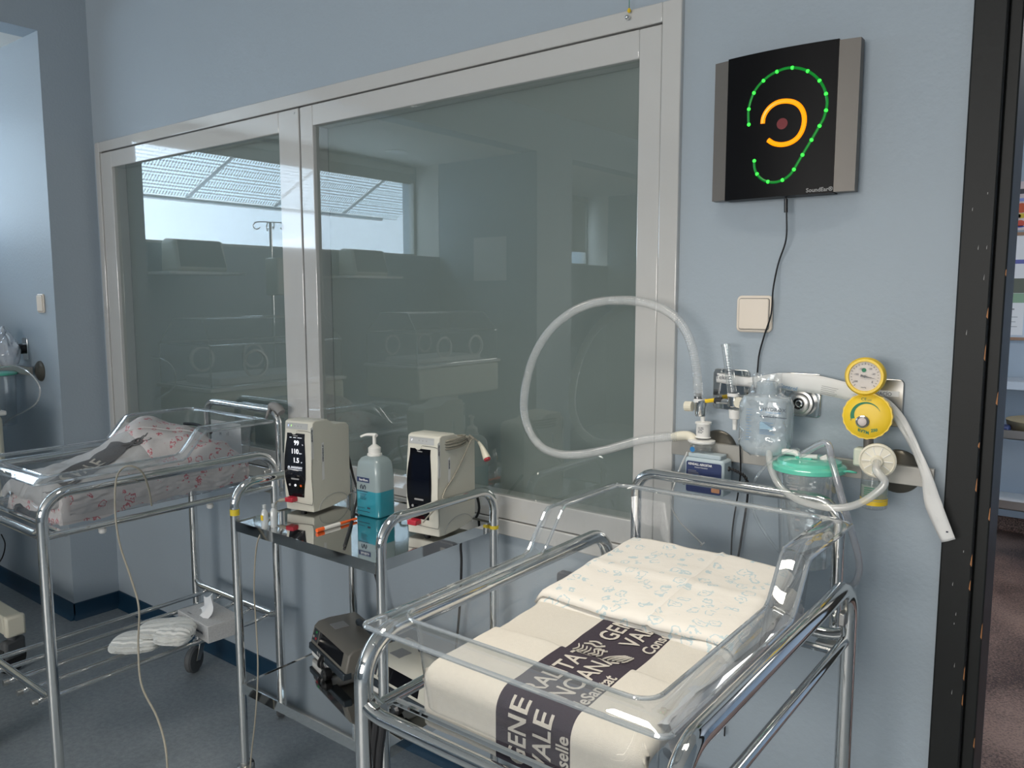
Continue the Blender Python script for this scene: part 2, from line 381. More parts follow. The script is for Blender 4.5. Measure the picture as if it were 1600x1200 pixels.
def bars(name, rects, org, u, v, m, parent):
    """flat printed bars (x, y, w, h) on a label"""
    mb = MB(); u = V(u).normalized(); v = V(v).normalized(); n = u.cross(v)
    for x, y, w, h in rects:
        mb.add([V(org)+u*a+v*b+n*0.0004 for a, b in ((x,y),(x+w,y),(x+w,y+h),(x,y+h))], [(0,1,2,3)])
    return obj(name, mb, m, parent, recalc=False)
def copy_tree(o, parent=None):
    c = o.copy(); COL.objects.link(c); c.parent = parent
    for ch in list(o.children): copy_tree(ch, c)
    return c
XU, ZU = V((1,0,0)), V((0,0,1))
# ================================================================== SETTING
BX = -4.85     # bay: wall plane under its window
CH, BH = 2.95, 2.63
def quadbox(name, a, b, m=wall_m, parent=None, **k): return struct(name, MB().box(a, b), m, parent, **k)
quadbox('floor', (-5.6, -4.6, -0.1), (1.6, D+0.12, 0.0), floor_m)
quadbox('floor_corridor', (-2.6, D+0.12, -0.1), (3.6, 6.05, -0.001), terr_m)
quadbox('ceiling', (X0-0.15, -4.6, CH), (1.6, D+0.12, CH+0.1), ceil_m)
quadbox('ceiling_corridor', (-2.6, D+0.12, 2.8), (3.6, 6.05, 2.9), ceil_m)
quadbox('ceiling_bay', (-5.3, -1.65, BH), (X0-0.15, 1.563, BH+0.1), bayceil_m)
quadbox('ceiling_second_bay', (-5.3, -4.5, BH), (X0-0.15, -2.15, BH+0.1), bayceil_m)
# window wall in four pieces round the opening
WL, WR, WB, WT = -3.752, -0.868, 0.808, 2.183
w = MB()
w.box((X0, D, 0), (WL, D+0.12, CH)); w.box((WR, D, 0), (-0.272, D+0.12, CH)); w.box((WL, D, 0), (WR, D+0.12, WB)); w.box((WL, D, WT), (WR, D+0.12, CH))
w.box((-0.272, D, 2.15), (0.75, D+0.12, CH)); w.box((0.75, D, 0), (1.6, D+0.12, CH))
struct('wall_back', w, wall_m)
w = MB(); w.box((-5.3, 1.563, 0), (X0, D+0.12, CH))
struct('wall_bay_end', w, wall_m)
w = MB(); w.box((X0-0.15, -4.6, BH), (X0, 1.563, CH)); w.box((X0-0.15, -2.15, 0), (X0, -1.65, BH))
struct('wall_left', w, wall_m)
w = MB(); w.box((-5.3, -2.15, 0), (X0-0.15, -1.65, CH)); struct('wall_bay_divider', w, wall_m)
w = MB()
for ya, yb in ((-1.65, 1.563), (-4.5, -2.15)):
    w.box((-5.3, ya, 0), (BX, yb, 1.83)); w.box((-5.3, ya, 2.52), (-5.12, yb, BH))
struct('wall_bay_windows', w, wall_m)
lin = MB()
for ya, yb in ((-1.65, 1.563), (-4.5, -2.15)):
    lin.box((-5.12, ya, 1.83), (BX-.001, ya+.004, BH)); lin.box((-5.12, yb-.004, 1.83), (BX-.001, yb, BH)); lin.box((-5.12, ya, 1.83), (BX, yb, 1.834))
struct('trim_1', lin, bayceil_m)
quadbox('wall_right', (1.5, -4.6, 0), (1.6, D, CH))
w = MB(); w.box((-5.6, -4.6, 0), (1.5, -4.5, 1.05)); w.box((-5.6, -4.6, 2.45), (1.5, -4.5, CH)); w.box((-5.6, -4.6, 1.05), (-2.4, -4.5, 2.45)); w.box((1.2, -4.6, 1.05), (1.5, -4.5, 2.45))
struct('wall_front', w, wall_m)
quadbox('window_4', (-2.4, -4.58, 1.05), (1.2, -4.56, 2.45), pm('drawn_shade', (0.7, 0.66, 0.6), 0.8))  # invented, unseen window, added to go with the rear fill light
quadbox('wall_corridor', (-2.6, 5.86, 0), (3.6, 6.0, 2.8))
quadbox('wall_corridor_left', (-2.6, D+0.12, 0), (-2.5, 5.86, 2.8))
quadbox('wall_corridor_right', (3.5, D+0.12, 0), (3.6, 5.86, 2.8))
# skirtings
def skirting(name, pts, h=0.078, t=0.006, m=base_m):
    mb = MB()
    for (a, b, n) in pts:
        a, b, n = V(a), V(b), V(n)
        prof = [(0, 0), (0.022, 0.0), (0.012, 0.010), (t, 0.024), (t, h-0.003), (t-0.003, h), (0, h)]
        vs = [a+n*p+ZU*q for p, q in prof]+[b+n*p+ZU*q for p, q in prof]; k = len(prof)
        mb.add(vs, [tuple(range(k)), tuple(range(2*k-1, k-1, -1))]+[(i, (i+1) % k, k+(i+1) % k, k+i) for i in range(k)])
    struct(name, mb, m)
skirting('baseboard_back', [((X0, D, 0), (-0.272, D, 0), (0, -1, 0))])
skirting('baseboard_left', [((X0, 1.563-0.006, 0), (X0, D, 0), (1, 0, 0)), ((BX, 1.563, 0), (X0+0.006, 1.563, 0), (0, -1, 0)), ((BX, -1.65, 0), (BX, 1.563, 0), (1, 0, 0))])
skirting('baseboard_corridor', [((-2.5, 5.86, 0), (3.5, 5.86, 0), (0, -1, 0))], 0.09, m=terr_m)

# ------------------------------------------------ interior window (sliding sashes in a lacquered frame)
def frame_rect(mb, x0, x1, z0, z1, wx0, wx1, wz0, wz1, y0, y1):
    mb.box((x0, y0, z0), (x0+wx0, y1, z1)); mb.box((x1-wx1, y0, z0), (x1, y1, z1))
    mb.box((x0+wx0, y0, z0), (x1-wx1, y1, z0+wz0)); mb.box((x0+wx0, y0, z1-wz1), (x1-wx1, y1, z1))
win = bpy.data.objects.new('window_1', None); COL.objects.link(win); win.location = (-2.3, D, 0.81); win['kind'] = 'structure'
fr = MB(); frame_rect(fr, WL, WR, WB, WT, 0.034, 0.050, 0.045, 0.045, D-0.014, D+0.10)
obj('outer_frame', fr, white_m, win, bevel=0.0025)
SEAM = -2.289
s1 = MB(); frame_rect(s1, WL+0.036, SEAM-0.004, WB+0.047, WT-0.048, 0.098, 0.112, 0.068, 0.070, D-0.008, D+0.058)
obj('left_sash', s1, white_m, win, bevel=0.0025)
s2 = MB(); frame_rect(s2, SEAM+0.004, WR-0.053, WB+0.047, WT-0.048, 0.066, 0.060, 0.068, 0.068, D-0.008, D+0.058)
obj('right_sash', s2, white_m, win, bevel=0.0025)
sm = MB(); frame_rect(sm, WL+0.030, WR-0.046, WB+0.041, WT-0.041, 0.012, 0.012, 0.012, 0.012, D+0.002, D+0.02); sm.box((SEAM-0.010, D+0.002, WB+0.04), (SEAM+0.010, D+0.02, WT-0.04))
obj('joint', sm, seam_m, win)
for nm, a, b in (('glass_pane', WL+0.13, SEAM-0.11), ('glass_pane', SEAM+0.066, WR-0.11)):
    z0, z1 = WB+0.11, WT-0.114
    obj(nm, MB().box((a, D+0.006, z0), (b, D+0.0061, z1)), glass_m, win)
    bd = MB(); bd.box((a-.05, D+0.0585, z0-.05), (b+.05, D+0.07, z1+.05)); obj('closed_blind', bd, panel_m, win)
for x, z in ((SEAM-0.026, WT-0.062),):
    obj('screw', MB().cyl((x, D-0.0085, z), (x, D-0.0095, z), 0.004), steelb, win)

# ------------------------------------------------ door frame
w = MB(); w.box((-0.272, D-0.016, 0), (-0.216, D+0.135, 2.15)); w.box((-0.216, D+0.004, 0), (-0.193, D+0.135, 2.15))
w.box((-0.193, D+0.004, 2.09), (0.75, D+0.135, 2.15)); w.box((0.69, D-0.016, 0), (0.75, D+0.135, 2.15))
dr = bpy.data.objects.new('door_1', None); COL.objects.link(dr); dr.location = (-0.23, D, 0); dr['kind'] = 'structure'
obj('door_frame', w, frame_black, dr, bevel=0.003)
ch = MB(); random.seed(3)
for k in range(13):
    z = 0.6+1.0*(k/13)+random.uniform(-.02, .02); x = -0.2165 if k % 3 else -0.1935
    hh = random.uniform(0.008, 0.03)
    yy = D-0.0165 if x < -0.2 else D+0.0035
    ch.add([(x-0.0015-random.random()*.0015, yy, z), (x+.0002, yy, z-.004), (x+.0002, yy, z+hh), (x-0.001, yy, z+hh*.8)], [(0,1,2,3)])
obj('worn_edge', ch, wood, dr, recalc=False)
ch = MB()
for k in range(12):
    x = random.uniform(-.262, -.225); z = random.uniform(.5, 1.7); ch.add([(x, D-.0166, z), (x+.001, D-.0166, z), (x+.0012, D-.0166, z+random.uniform(.003, .012)), (x, D-.0166, z+.004)], [(0,1,2,3)])
obj('scratches', ch, greytxt, dr, recalc=False)

# ------------------------------------------------ bay windows with roller blind and perforated awning
perf, nt, b = newmat('perforated_sheet')
b.inputs['Base Color'].default_value = (0.7, 0.8, 0.8, 1); b.inputs['Roughness'].default_value = 0.6
N = nt.nodes.new; L = nt.links.new
tc = N('ShaderNodeTexCoord'); vo = N('ShaderNodeTexVoronoi'); vo.inputs['Scale'].default_value = 42; vo.inputs['Randomness'].default_value = 0.0
L(tc.outputs['Object'], vo.inputs['Vector']); lt = N('ShaderNodeMath'); lt.operation = 'LESS_THAN'; lt.inputs[1].default_value = 0.52; L(vo.outputs['Distance'], lt.inputs[0])
tr = N('ShaderNodeBsdfTransparent'); mx = N('ShaderNodeMixShader'); L(lt.outputs[0], mx.inputs[0]); L(b.outputs[0], mx.inputs[1]); L(tr.outputs[0], mx.inputs[2])
L(mx.outputs[0], nt.nodes['Material Output'].inputs['Surface'])
for wi, (ya, yb) in enumerate(((-1.65, 1.563), (-4.5, -2.15))):
    wn = bpy.data.objects.new('window_%d' % (wi+2), None); COL.objects.link(wn); wn.location = (-5.15, (ya+yb)/2, 1.83); wn['kind'] = 'structure'
    f = MB()
    f.box((-5.19, ya, 1.83), (-5.13, yb, 1.865)); f.box((-5.19, ya, 2.49), (-5.13, yb, 2.52)); f.box((-5.19, ya, 1.865), (-5.13, ya+.03, 2.49)); f.box((-5.19, yb-.03, 1.865), (-5.13, yb, 2.49))
    obj('window_frame', f, pm('window_frame_paint%d' % wi, (0.5, 0.5, 0.47), 0.5), wn, bevel=0.003)
    obj('window_pane', MB().box((-5.161, ya+.03, 1.865), (-5.16, yb-.03, 2.49)), glass_m, wn)
    bl = MB(); bl.box((-5.085, ya+.12, 2.475 if wi == 0 else 2.0), (-5.080, yb-.02, BH-.02)); bl.tube([(-5.06, ya+.12, BH-.05), (-5.06, yb-.02, BH-.05)], .03)
    bl.tube([(-5.083, ya+.12, 2.475 if wi == 0 else 2.0), (-5.083, yb-.02, 2.475 if wi == 0 else 2.0)], .01)
    tag(obj('roller_blind', bl, blindfab, loc=(-5.08, (ya+yb)/2, 2.47)), ('rolled up fabric blind over the bright window with the perforated awning' if wi == 0 else 'half lowered fabric blind in the second window alcove'), 'blind')
a0, a1 = V((-5.32, 0, 2.66)), V((-5.85, 0, 2.24))
aw = thing('awning', (-5.6, 0, 2.4), 'perforated metal awning outside the bright high window', 'awning')
mb = MB(); mb.add([(a0.x, -2.1, a0.z), (a0.x, 1.9, a0.z), (a1.x, 1.9, a1.z), (a1.x, -2.1, a1.z)], [(0,1,2,3)]); obj('perforated_panel', mb, perf, aw)
mb = MB(); mb.tube([(a1.x, -1.9, a1.z), (a1.x, 1.9, a1.z)], 0.022)
obj('edge_bar', mb, steelb, aw)
for y in (-1.5, -.75, 0.05, .8, 1.5): obj('support_bar', MB().tube([(a0.x, y-.15, a0.z), (a1.x, y+.1, a1.z)], 0.016), steelb, aw)
# recessed lamp in the bay ceiling
dl = thing('downlight', (-4.68, -0.97, BH), 'round recessed ceiling lamp in the soffit by the bright window', 'lamp')
obj('bezel', MB().lathe([(0.05, 0), (0.075, -0.003), (0.085, -0.008), (0.085, 0.0)], (-4.68, -0.97, BH)), whitepl, dl)
obj('reflector', MB().lathe([(0.048, -0.001), (0.03, -0.004), (0.01, -0.006)], (-4.68, -0.97, BH)), steelb, dl)
cl = thing('ceiling_lamp', (-0.75, 0.75, CH), 'rectangular ceiling light panel behind the camera', 'lamp')
obj('housing', MB().box((-1.38, 0.52, CH-.03), (-0.12, 0.98, CH)), whitepl, cl, bevel=.004)
obj('notice_sheet', MB().box((-4.45, -1.648, 1.62), (-4.1, -1.645, 1.98)), paper); tag(bpy.data.objects['notice_sheet'], 'white notice sheet on the far alcove wall', 'notice')
# ================================================================== WALL THINGS (right part of the window wall)
YW = D
# --- noise indicator
a, bq = at(1130, 103, Y=D-.01), at(1345, 300, Y=D-.01)
xl, xr, zb, zt = -0.772, -0.464, 1.711, 2.012
ear = thing('noise_indicator', ((xl+xr)/2, D, (zb+zt)/2), 'black ear-shaped light display box in a grey casing on the blue wall', 'noise meter')
def yfront(x):
    t = (x-(xl+xr)/2)/((xr-xl)/2); return D-0.036-0.016*(1-t*t)
bx0, bx1 = xl+0.034, xr-0.040
mb = MB()
def shell(x0, x1, dz, dy, mi=0, n=14, z0=zb, z1=zt):
    fr_ = [(x0+(x1-x0)*i/n) for i in range(n+1)]
    vs = []
    for x in fr_: vs += [(x, yfront(x)-dy, z0-dz), (x, yfront(x)-dy, z1+dz), (x, D-0.012, z1+dz), (x, D-0.012, z0-dz)]
    fs = []
    for i in range(n):
        for k in range(4): fs.append((4*i+k, 4*i+(k+1) % 4, 4*i+4+(k+1) % 4, 4*i+4+k))
    fs += [(0,1,2,3), (4*n+3, 4*n+2, 4*n+1, 4*n)]
    return vs, fs
mb.add(*shell(xl, xr, 0, 0)); obj('casing', mb, alu, ear, angle=40)
mb = MB(); mb.add(*shell(bx0, bx1, 0.002, 0.0025)); obj('front_panel', mb, darkmat, ear, angle=40)
obj('wall_plate', MB().box((xl+.03, D-.012, zb+.02), (xr-.03, D, zt-.02)), black, ear)
def ep(cx, cy, off=0.004):
    px, py = 1080+.26667*cx, 20+.26667*cy
    p = at(px, py, Y=D-.06)
    for _ in range(5): p = at(px, py, Y=yfront(p.x)-.0025-off)
    return p
G = [(338,655),(336,605),(338,565),(350,515),(368,470),(392,432),(424,398),(462,367),(503,345),(548,328),(593,322),(640,327),(683,342),(722,367),(752,398),(776,435),(790,475),(797,525),(790,572),(776,620),(752,663),(705,745),(652,833),(602,918),(573,955),(535,980),(492,993),(450,990),(415,975),(386,945),(372,908),(370,868)]
obj('green_track', MB().tube(smooth_path([ep(*p, off=-0.001) for p in G], 4), 0.0032, 8), greentrk, ear)
for p in [(338,655),(338,565),(368,470),(424,398),(503,345),(593,322),(683,342),(752,398),(790,475),(790,572),(752,663),(705,745),(652,833),(602,918),(535,980),(450,990),(386,945),(370,868)]:
    obj('green_light', MB().sphere(ep(*p, off=0.0), 0.0040, 6), greenled, ear)
O = [(420,650),(424,618),(438,585),(462,555),(492,533),(525,521),(565,518),(605,526),(637,548),(657,582),(664,620),(660,660),(645,702),(618,738),(578,763),(530,773),(485,766),(452,746)]
op = smooth_path([ep(*p, off=-0.001) for p in O], 4)
obj('orange_track', MB().tube(op, 0.0052, 10), orangeled, ear)
rc = ep(533, 650, 0.0); obj('red_lamp', MB().cyl(rc+V((0,.002,0)), rc-V((0,.0005,0)), 0.0115, n=24), reddot, ear)
p = ep(672, 1052, 0.001); q = ep(845, 1040, 0.001)
text('lettering', 'SoundEar®', 0.0115, greytxt, ear, p, (q-p), ZU, bold=0.0002)
cord = [at(1228, 308, Y=D-.03), at(1229, 335, Y=D-.03), at(1228, 375, Y=D-.025), at(1216, 412, Y=D-.012), at(1208, 452, Y=D-.026), at(1205, 490, Y=D-.026), at(1194, 525, Y=D-.014), at(1186, 555, Y=D-.010), at(1182, 590, Y=D-.012), at(1170, 640, Y=D-.012), at(1157, 675, Y=D-.040), at(1157, 740, Y=D-.040), at(1150, 790, Y=D-.02), at(1146, 815, Y=D-.012), at(1143, 850, Y=D-.012), at(1140, 960, Y=D-.012), at(1132, 1150, Y=D-.012)]
o = obj('power_cord', MB().tube(smooth_path(cord, 8), 0.0019, 8).cyl(at(1228, 311, Y=D-.03), at(1228, 332, Y=D-.03), .0042), black, loc=cord[0]); tag(o, 'thin black power cord hanging from the ear display down the wall', 'cord')
# --- switches
def switch(cx, cz, Y, w, h, label):
    s = thing('light_switch', (cx, Y, cz), label, 'switch')
    mb = MB().prism(rrect(w, h, w*.14, 5, cx, cz), (0, Y-.009, 0), XU, ZU, (0, .009, 0)); obj('plate', mb, switch_m, s, bevel=.003)
    mb = MB().prism(rrect(w*.86, h*.86, w*.07, 4, cx, cz), (0, Y-.0095, 0), XU, ZU, (0, .003, 0)); obj('gap', mb, seam_m, s)
    mb = MB().prism(rrect(w*.83, h*.83, w*.06, 4, cx, cz), (0, Y-.0135, 0), XU, ZU, (0, .008, 0)); obj('rocker', mb, switch_m, s, bevel=.002)
switch(-0.676, 1.457, D, 0.083, 0.083, 'square cream light switch under the ear display')
p = at(66, 474, Y=1.563); switch(p.x, p.z, 1.563, 0.065, 0.085, 'cream light switch on the bright wall at the far left')

# --- gas outlets
def outlet(px0, py0, px1, py1, label, sock=None, txt=None, darkpl=False):
    a, b = at(px0, py0, Y=D-.004), at(px1, py1, Y=D-.004)
    cx, cz = (a.x+b.x)/2, (a.z+b.z)/2; w, h = abs(b.x-a.x), abs(a.z-b.z)
    s = thing('gas_outlet', (cx, D, cz), label, 'gas outlet')
    obj('plate', MB().prism(rrect(w, h, .010, 4, cx, cz), (0, D-.006, 0), XU, ZU, (0, .006, 0)), chrome if not darkpl else steelb, s, bevel=.002)
    if sock:
        c = at(*sock, Y=D-.02)
        mb = MB()
        mb.lathe([(.030, 0), (.030, .012), (.027, .016), (.022, .017), (.022, .026), (.018, .028), (.0125, .028), (.0125, .015)], (c.x, D-.005, c.z), (0, -1, 0), caps=False)
        obj('socket_ring', mb, steelb, s)
        obj('socket_hole', MB().cyl((c.x, D-.015, c.z), (c.x, D-.022, c.z), .0125), black, s)
        obj('socket_pin', MB().lathe([(.008, 0), (.008, .008), (.005, .009), (.005, .003)], (c.x, D-.020, c.z), (0, -1, 0), n=20, caps=False), chrome, s)
    if txt:
        obj('name_strip', MB().box((cx-.022, D-.0075, a.z-.036), (cx+.026, D-.006, a.z-.025)), paper, s)
        text('lettering', txt, .010, ink, s, (cx-.018, D-.0078, a.z-.0345), XU, ZU)
    return s
outlet(1115, 575, 1170, 643, 'steel gas outlet plate behind the flow meter')
outlet(1226, 581, 1282, 654, 'steel gas outlet plate with an open round socket', sock=(1250, 630))
outlet(1357, 590, 1410, 668, 'steel vacuum outlet plate behind the yellow regulator', txt='VACÍO', darkpl=True)
# --- rail with round wall flanges
rl = thing('equipment_rail', (-0.52, D, 1.14), 'grey metal equipment rail fixed along the wall under the outlets', 'rail')
ra, rb_ = at(1060, 668, Y=D-.03), at(1461, 733, Y=D-.03)
rz = 1.136
obj('bar', MB().box((-0.86, D-.035, rz-.019), (ra.x*0-0.289, D-.022, rz+.019)), rail_m, rl, bevel=.001)
fd = pm('dark_nickel', (0.13, 0.12, 0.10), 0.3, 0.6)
for px, py in ((1402, 730), (1120, 705)):
    c = at(px, py, Y=D-.01)
    obj('flange', MB().lathe([(.046, 0), (.045, .004), (.038, .010), (.020, .014), (.012, .022)], (c.x, D, rz), (0, -1, 0), n=40), fd, rl)
obj('end_stop', MB().box((-0.300, D-.034, rz-.042), (-0.292, D-.018, rz-.018)), black, rl)

# --- oxygen flow meter with knobs
fm = thing('oxygen_flow_meter', at(1148, 630, Y=D-.05), 'chrome oxygen flow meter with upright clear scale tube and cream knob', 'flow meter')
YF = D-.055
def A(px, py, Y=YF): return at(px, py, Y=Y)
obj('scale_tube', MB().cyl(A(1144, 613), A(1134, 538), .0102), clearpl, fm)
obj('inner_tube', MB().cyl(A(1144, 610), A(1135, 545), .0040), clearpl, fm)
obj('tube_cap', MB().cyl(A(1134, 541), A(1133.6, 537), .0108), clearpl, fm)
mb = MB()
t0, t1 = A(1142, 605, YF-.0105), A(1136, 556, YF-.0105)
for k in range(13):
    p = t0.lerp(t1, k/12); ww = .0035 if k % 2 else .005
    mb.box((p.x-ww, p.y-.0003, p.z-.0005), (p.x+ww, p.y, p.z+.0005))
obj('scale_marks', mb, ink, fm)
obj('body', MB().lathe([(.011, -.014), (.0132, -.012), (.0132, .014), (.010, .018)], A(1146, 626), n=24), chrome, fm)
obj('label_ring', MB().lathe([(.0136, 0), (.0136, .007)], A(1146, 619), n=24, caps=False), paper, fm)
obj('valve_block', MB().cyl(A(1120, 627), A(1146, 628), .006).cyl(A(1146, 630, YF), A(1146, 630, D-.008), .009), chrome, fm)
mb = MB(); c = A(1154, 628, YF-.008); dirk = V((0.45, -1, 0)).normalized()
n = 14; poly = []
for k in range(2*n): poly.append(((.0118 if k % 2 else .0111)*math.cos(pi*k/n), (.0118 if k % 2 else .0111)*math.sin(pi*k/n)))
side = dirk.cross(ZU)
mb.prism(poly, c, side, ZU, dirk*.018); obj('knob', mb, ivory, fm)
obj('outlet_cup', MB().lathe([(.005, -.046), (.0058, -.022), (.013, -.020), (.0148, 0)], A(1149, 640), n=24), whitepl, fm)
cf = thing('yellow_coupling', A(1110, 627), 'yellow and black threaded coupling between hose head and flow meter', 'coupling')
obj('hex_nut', MB().cyl(A(1102, 627), A(1118, 625), .0048, n=6), yellow, cf); obj('black_nut', MB().cyl(A(1117, 626), A(1128, 626), .0068, n=8), rubber, cf)

# --- nebulizer head + hose + heater on the rail
nh = thing('humidifier', A(1097, 660), 'white plastic humidifier head with chrome mixer and elbow', 'humidifier')
obj('hose_cuff', MB().lathe([(.0088, 0), (.0088, .012), (.0078, .014)], A(1091, 624), (-.12, 0, 1)), clear('smoke_cuff', (.5,.5,.5), .1, .2, (.2,.2,.2)), nh)
obj('mixer_body', MB().lathe([(.012, -.024), (.0135, -.020), (.0135, .012), (.011, .015)], A(1095, 634)), chrome, nh)
obj('label_ring', MB().lathe([(.0138, 0), (.0138, .008)], A(1093, 628), caps=False), paper, nh)
mb = MB(); c = A(1082, 635); dk = V((-1, 0, -.05)).normalized(); sd = V((0, 1, 0)); mb.prism(poly, c, sd, dk.cross(sd), dk*.018); obj('knob', mb, ivory, nh)
obj('neck', MB().lathe([(.004, 0), (.0055, .006), (.0055, .016)], A(1098, 660)), whitepl, nh)
obj('white_cap', MB().lathe([(.0185, -.032), (.0160, -.030), (.0160, 0), (.0190, 0), (.0190, .004), (.010, .006)], A(1099, 662)), whitepl, nh)
mb = MB(); c = A(1093, 674, YF-.0170)
for k in range(5):
    for j in range(4):
        if random.random() < .75: x = c.x-.004+j*.0036; z = c.z-.004+k*.003; mb.box((x, c.y-.0004, z), (x+random.uniform(.001, .003), c.y, z+.0016))
obj('print_marks', mb, ink, nh)
obj('lid', MB().lathe([(.0235, 0), (.0260, .003), (.0260, .007), (.018, .009)], A(1096, 692), sx=1.25), whitepl, nh)
ele = round_path([A(1052, 683, YF), A(1066, 680, YF), A(1080, 681, YF), A(1086, 692, YF)], .02); obj('elbow', MB().tube(ele, .0110, 16), ivory, nh)
obj('clear_chamber', MB().lathe([(.020, -.028), (.023, -.010), (.024, 0)], A(1096, 693), sx=1.1), clearpl, nh)
mb = MB()
for k in range(5): mb.lathe([(.0160, 0), (.0185, .0015), (.0160, .003)], A(1104, 713)+V((0, 0, .0035*k)), caps=False)
obj('threads', mb, clearpl, nh)
e = A(1082, 702, YF-.026); obj('blue_badge', MB().cyl(e, e+V((0,-.001,0)), .0060), pm('badge_blue', (.02, .18, .45), .4), nh)
HP = [(1091,618),(1089,585),(1083,548),(1070,515),(1048,490),(1012,474),(968,469),(925,474),(888,491),(856,520),(833,560),(821,605),(819,645),(829,677),(846,698),(872,709),(903,710),(945,703),(1000,688),(1040,683),(1060,682)]
hp = []
for i, (x, y) in enumerate(HP):
    t = i/(len(HP)-1); Y = YF-.055*math.sin(pi*t)
    hp.append(at(x, y, Y=Y))
raw = smooth_path(hp, 24)
# resample evenly
def resample(pts, step):
    out = [pts[0]]; acc = 0
    for a, b in zip(pts, pts[1:]):
        L_ = (b-a).length
        while acc+L_ >= step:
            t = (step-acc)/L_; a = a.lerp(b, t); out.append(a); L_ = (b-a).length; acc = 0
        acc += L_
    out.append(pts[-1]); return out
hr = resample(raw, .00125)
def hrad(i):
    if any(abs(i-c) < 7 for c in (30, 300, 560)): return .0104
    return .0113 if (i//2) % 2 else .0098
o = obj('breathing_hose', MB().tube(hr, hrad, 14, caps=False), hosepl, angle=80, loc=hp[0]); tag(o, 'wide clear corrugated hose looping out over the window glass', 'hose')
hw = thing('humidifier_heater', at(1100, 740, Y=D-.06), 'pale grey heater unit with dark blue label clipped to the rail', 'heater')
a = at(1070, 713, Y=D-.085); b = at(1131, 775, Y=D-.085)
zc0, zc1 = 1.042, 1.126
obj('body', MB().box((a.x, D-.085, zc0), (b.x-.002, D-.036, zc1)), lblue, hw, bevel=.006)
obj('label_plate', MB().prism(rrect(b.x-a.x-.012, zc1-zc0-.012, .005, 4, (a.x+b.x)/2-.001, (zc0+zc1)/2-.002), (0, D-.0862, 0), XU, ZU, (0, .001, 0)), navy, hw)
lx = a.x+.010
text('lettering', 'KENDALL AEROSTAR', .0072, inkw, hw, (lx, D-.0866, zc1-.0165), XU, ZU, bold=.0002, sx=.85)
text('small_lettering', 'Heated Nebulizer', .0045, inkw, hw, (lx+.016, D-.0866, zc1-.0225), XU, ZU)
bars('fine_print', [(0, -.030-.0035*k, random.uniform(.02, .033), .0009) for k in range(9)], (lx, D-.0866, zc1), XU, ZU, greytxt, hw)
obj('orange_sticker', MB().prism(rrect(.020, .010, .002, 3, b.x-.020, zc0+.014), (0, D-.0870, 0), XU, ZU, (0, .0005, 0)), pm('copper_sticker', (.45, .22, .12), .5), hw)
obj('top_block', MB().box((a.x+.006, D-.080, zc1), (b.x-.012, D-.045, zc1+.010)), lblue, hw, bevel=.002)
obj('side_clip', MB().box((a.x-.010, D-.075, zc0+.014), (a.x, D-.055, zc0+.026)), black, hw, bevel=.002)
pl = [at(1131, 733, Y=D-.06), at(1142, 733, Y=D-.055), at(1152, 737, Y=D-.05), at(1161, 742, Y=D-.045), at(1167, 752, Y=D-.04), at(1168, 775, Y=D-.03), at(1164, 805, Y=D-.014), at(1157, 850, Y=D-.014), at(1150, 910, Y=D-.014), at(1146, 1100, Y=D-.014)]
o = obj('heater_cable', MB().tube(smooth_path(pl, 10), lambda i: (.0058 if i < 9 else (.0042 if (i < 42 and i % 4 < 2) else .0026)), 10), rubber, loc=pl[0]); tag(o, 'black cable with ribbed sleeve leaving the heater unit', 'cable')
tb = [at(1074, 706, Y=D-.07), at(1060, 738, Y=D-.09), at(1050, 770, Y=D-.10), at(1049, 790, Y=D-.09), at(1062, 815, Y=D-.07), at(1085, 838, Y=D-.05), at(1098, 851, Y=D-.04)]
o = obj('drain_tube', MB().tube(smooth_path(tb, 8), .0022, 10).lathe([(.0035, 0), (.008, .003), (.008, .006)], at(1096, 848, Y=D-.04), (.7, 0, -.7)), milkpl, loc=tb[0]); tag(o, 'thin clear tube with flared end hanging behind the right cot headboard', 'tube')

# --- water bottle in a bag
wb = thing('water_bottle', at(1197, 710, Y=D-.09), 'clear sterile water bottle wrapped in crinkled plastic film', 'bottle')
YB = D-.095
bl_, br_ = at(1157, 640, Y=YB), at(1240, 640, Y=YB); cx = (bl_.x+br_.x)/2; hwid = (br_.x-bl_.x)/2
zb0, zb1 = at(1197, 712, Y=YB).z+.004, at(1197, 622, Y=YB).z
def loft_rr(levels, mb, cx, cy, n=6):
    """levels: (z, half x, half y, corner)"""
    L0 = None; k = 4*(n+1); o = 0; vs = []
    for z, hx, hy, c in levels: vs += [(x+cx, y+cy, z) for x, y in rrect(2*hx, 2*hy, min(c, hx*.98, hy*.98), n)]
    fs = [(i*k+j, i*k+(j+1) % k, (i+1)*k+(j+1) % k, (i+1)*k+j) for i in range(len(levels)-1) for j in range(k)]
    fs += [tuple(range(k-1, -1, -1)), tuple((len(levels)-1)*k+j for j in range(k))]
    return mb.add(vs, fs)
loft_rr([(zb0, .035, .024, .018), (zb0+.006, hwid-.012, .030, .024), (zb0+.022, hwid-.003, .033, .026), (zb1-.012, hwid-.002, .033, .026), (zb1+.004, hwid-.010, .030, .024), (zb1+.010, .022, .020, .019), (zb1+.034, .022, .020, .019), (zb1+.038, .015, .014, .014)], b1 := MB(), cx, YB)
obj('bottle_body', b1, clear('sterile_water_plastic', (.88, .93, .95), .05, milky=.42, mcol=(.66, .73, .78), power=3), wb)
mb = MB()
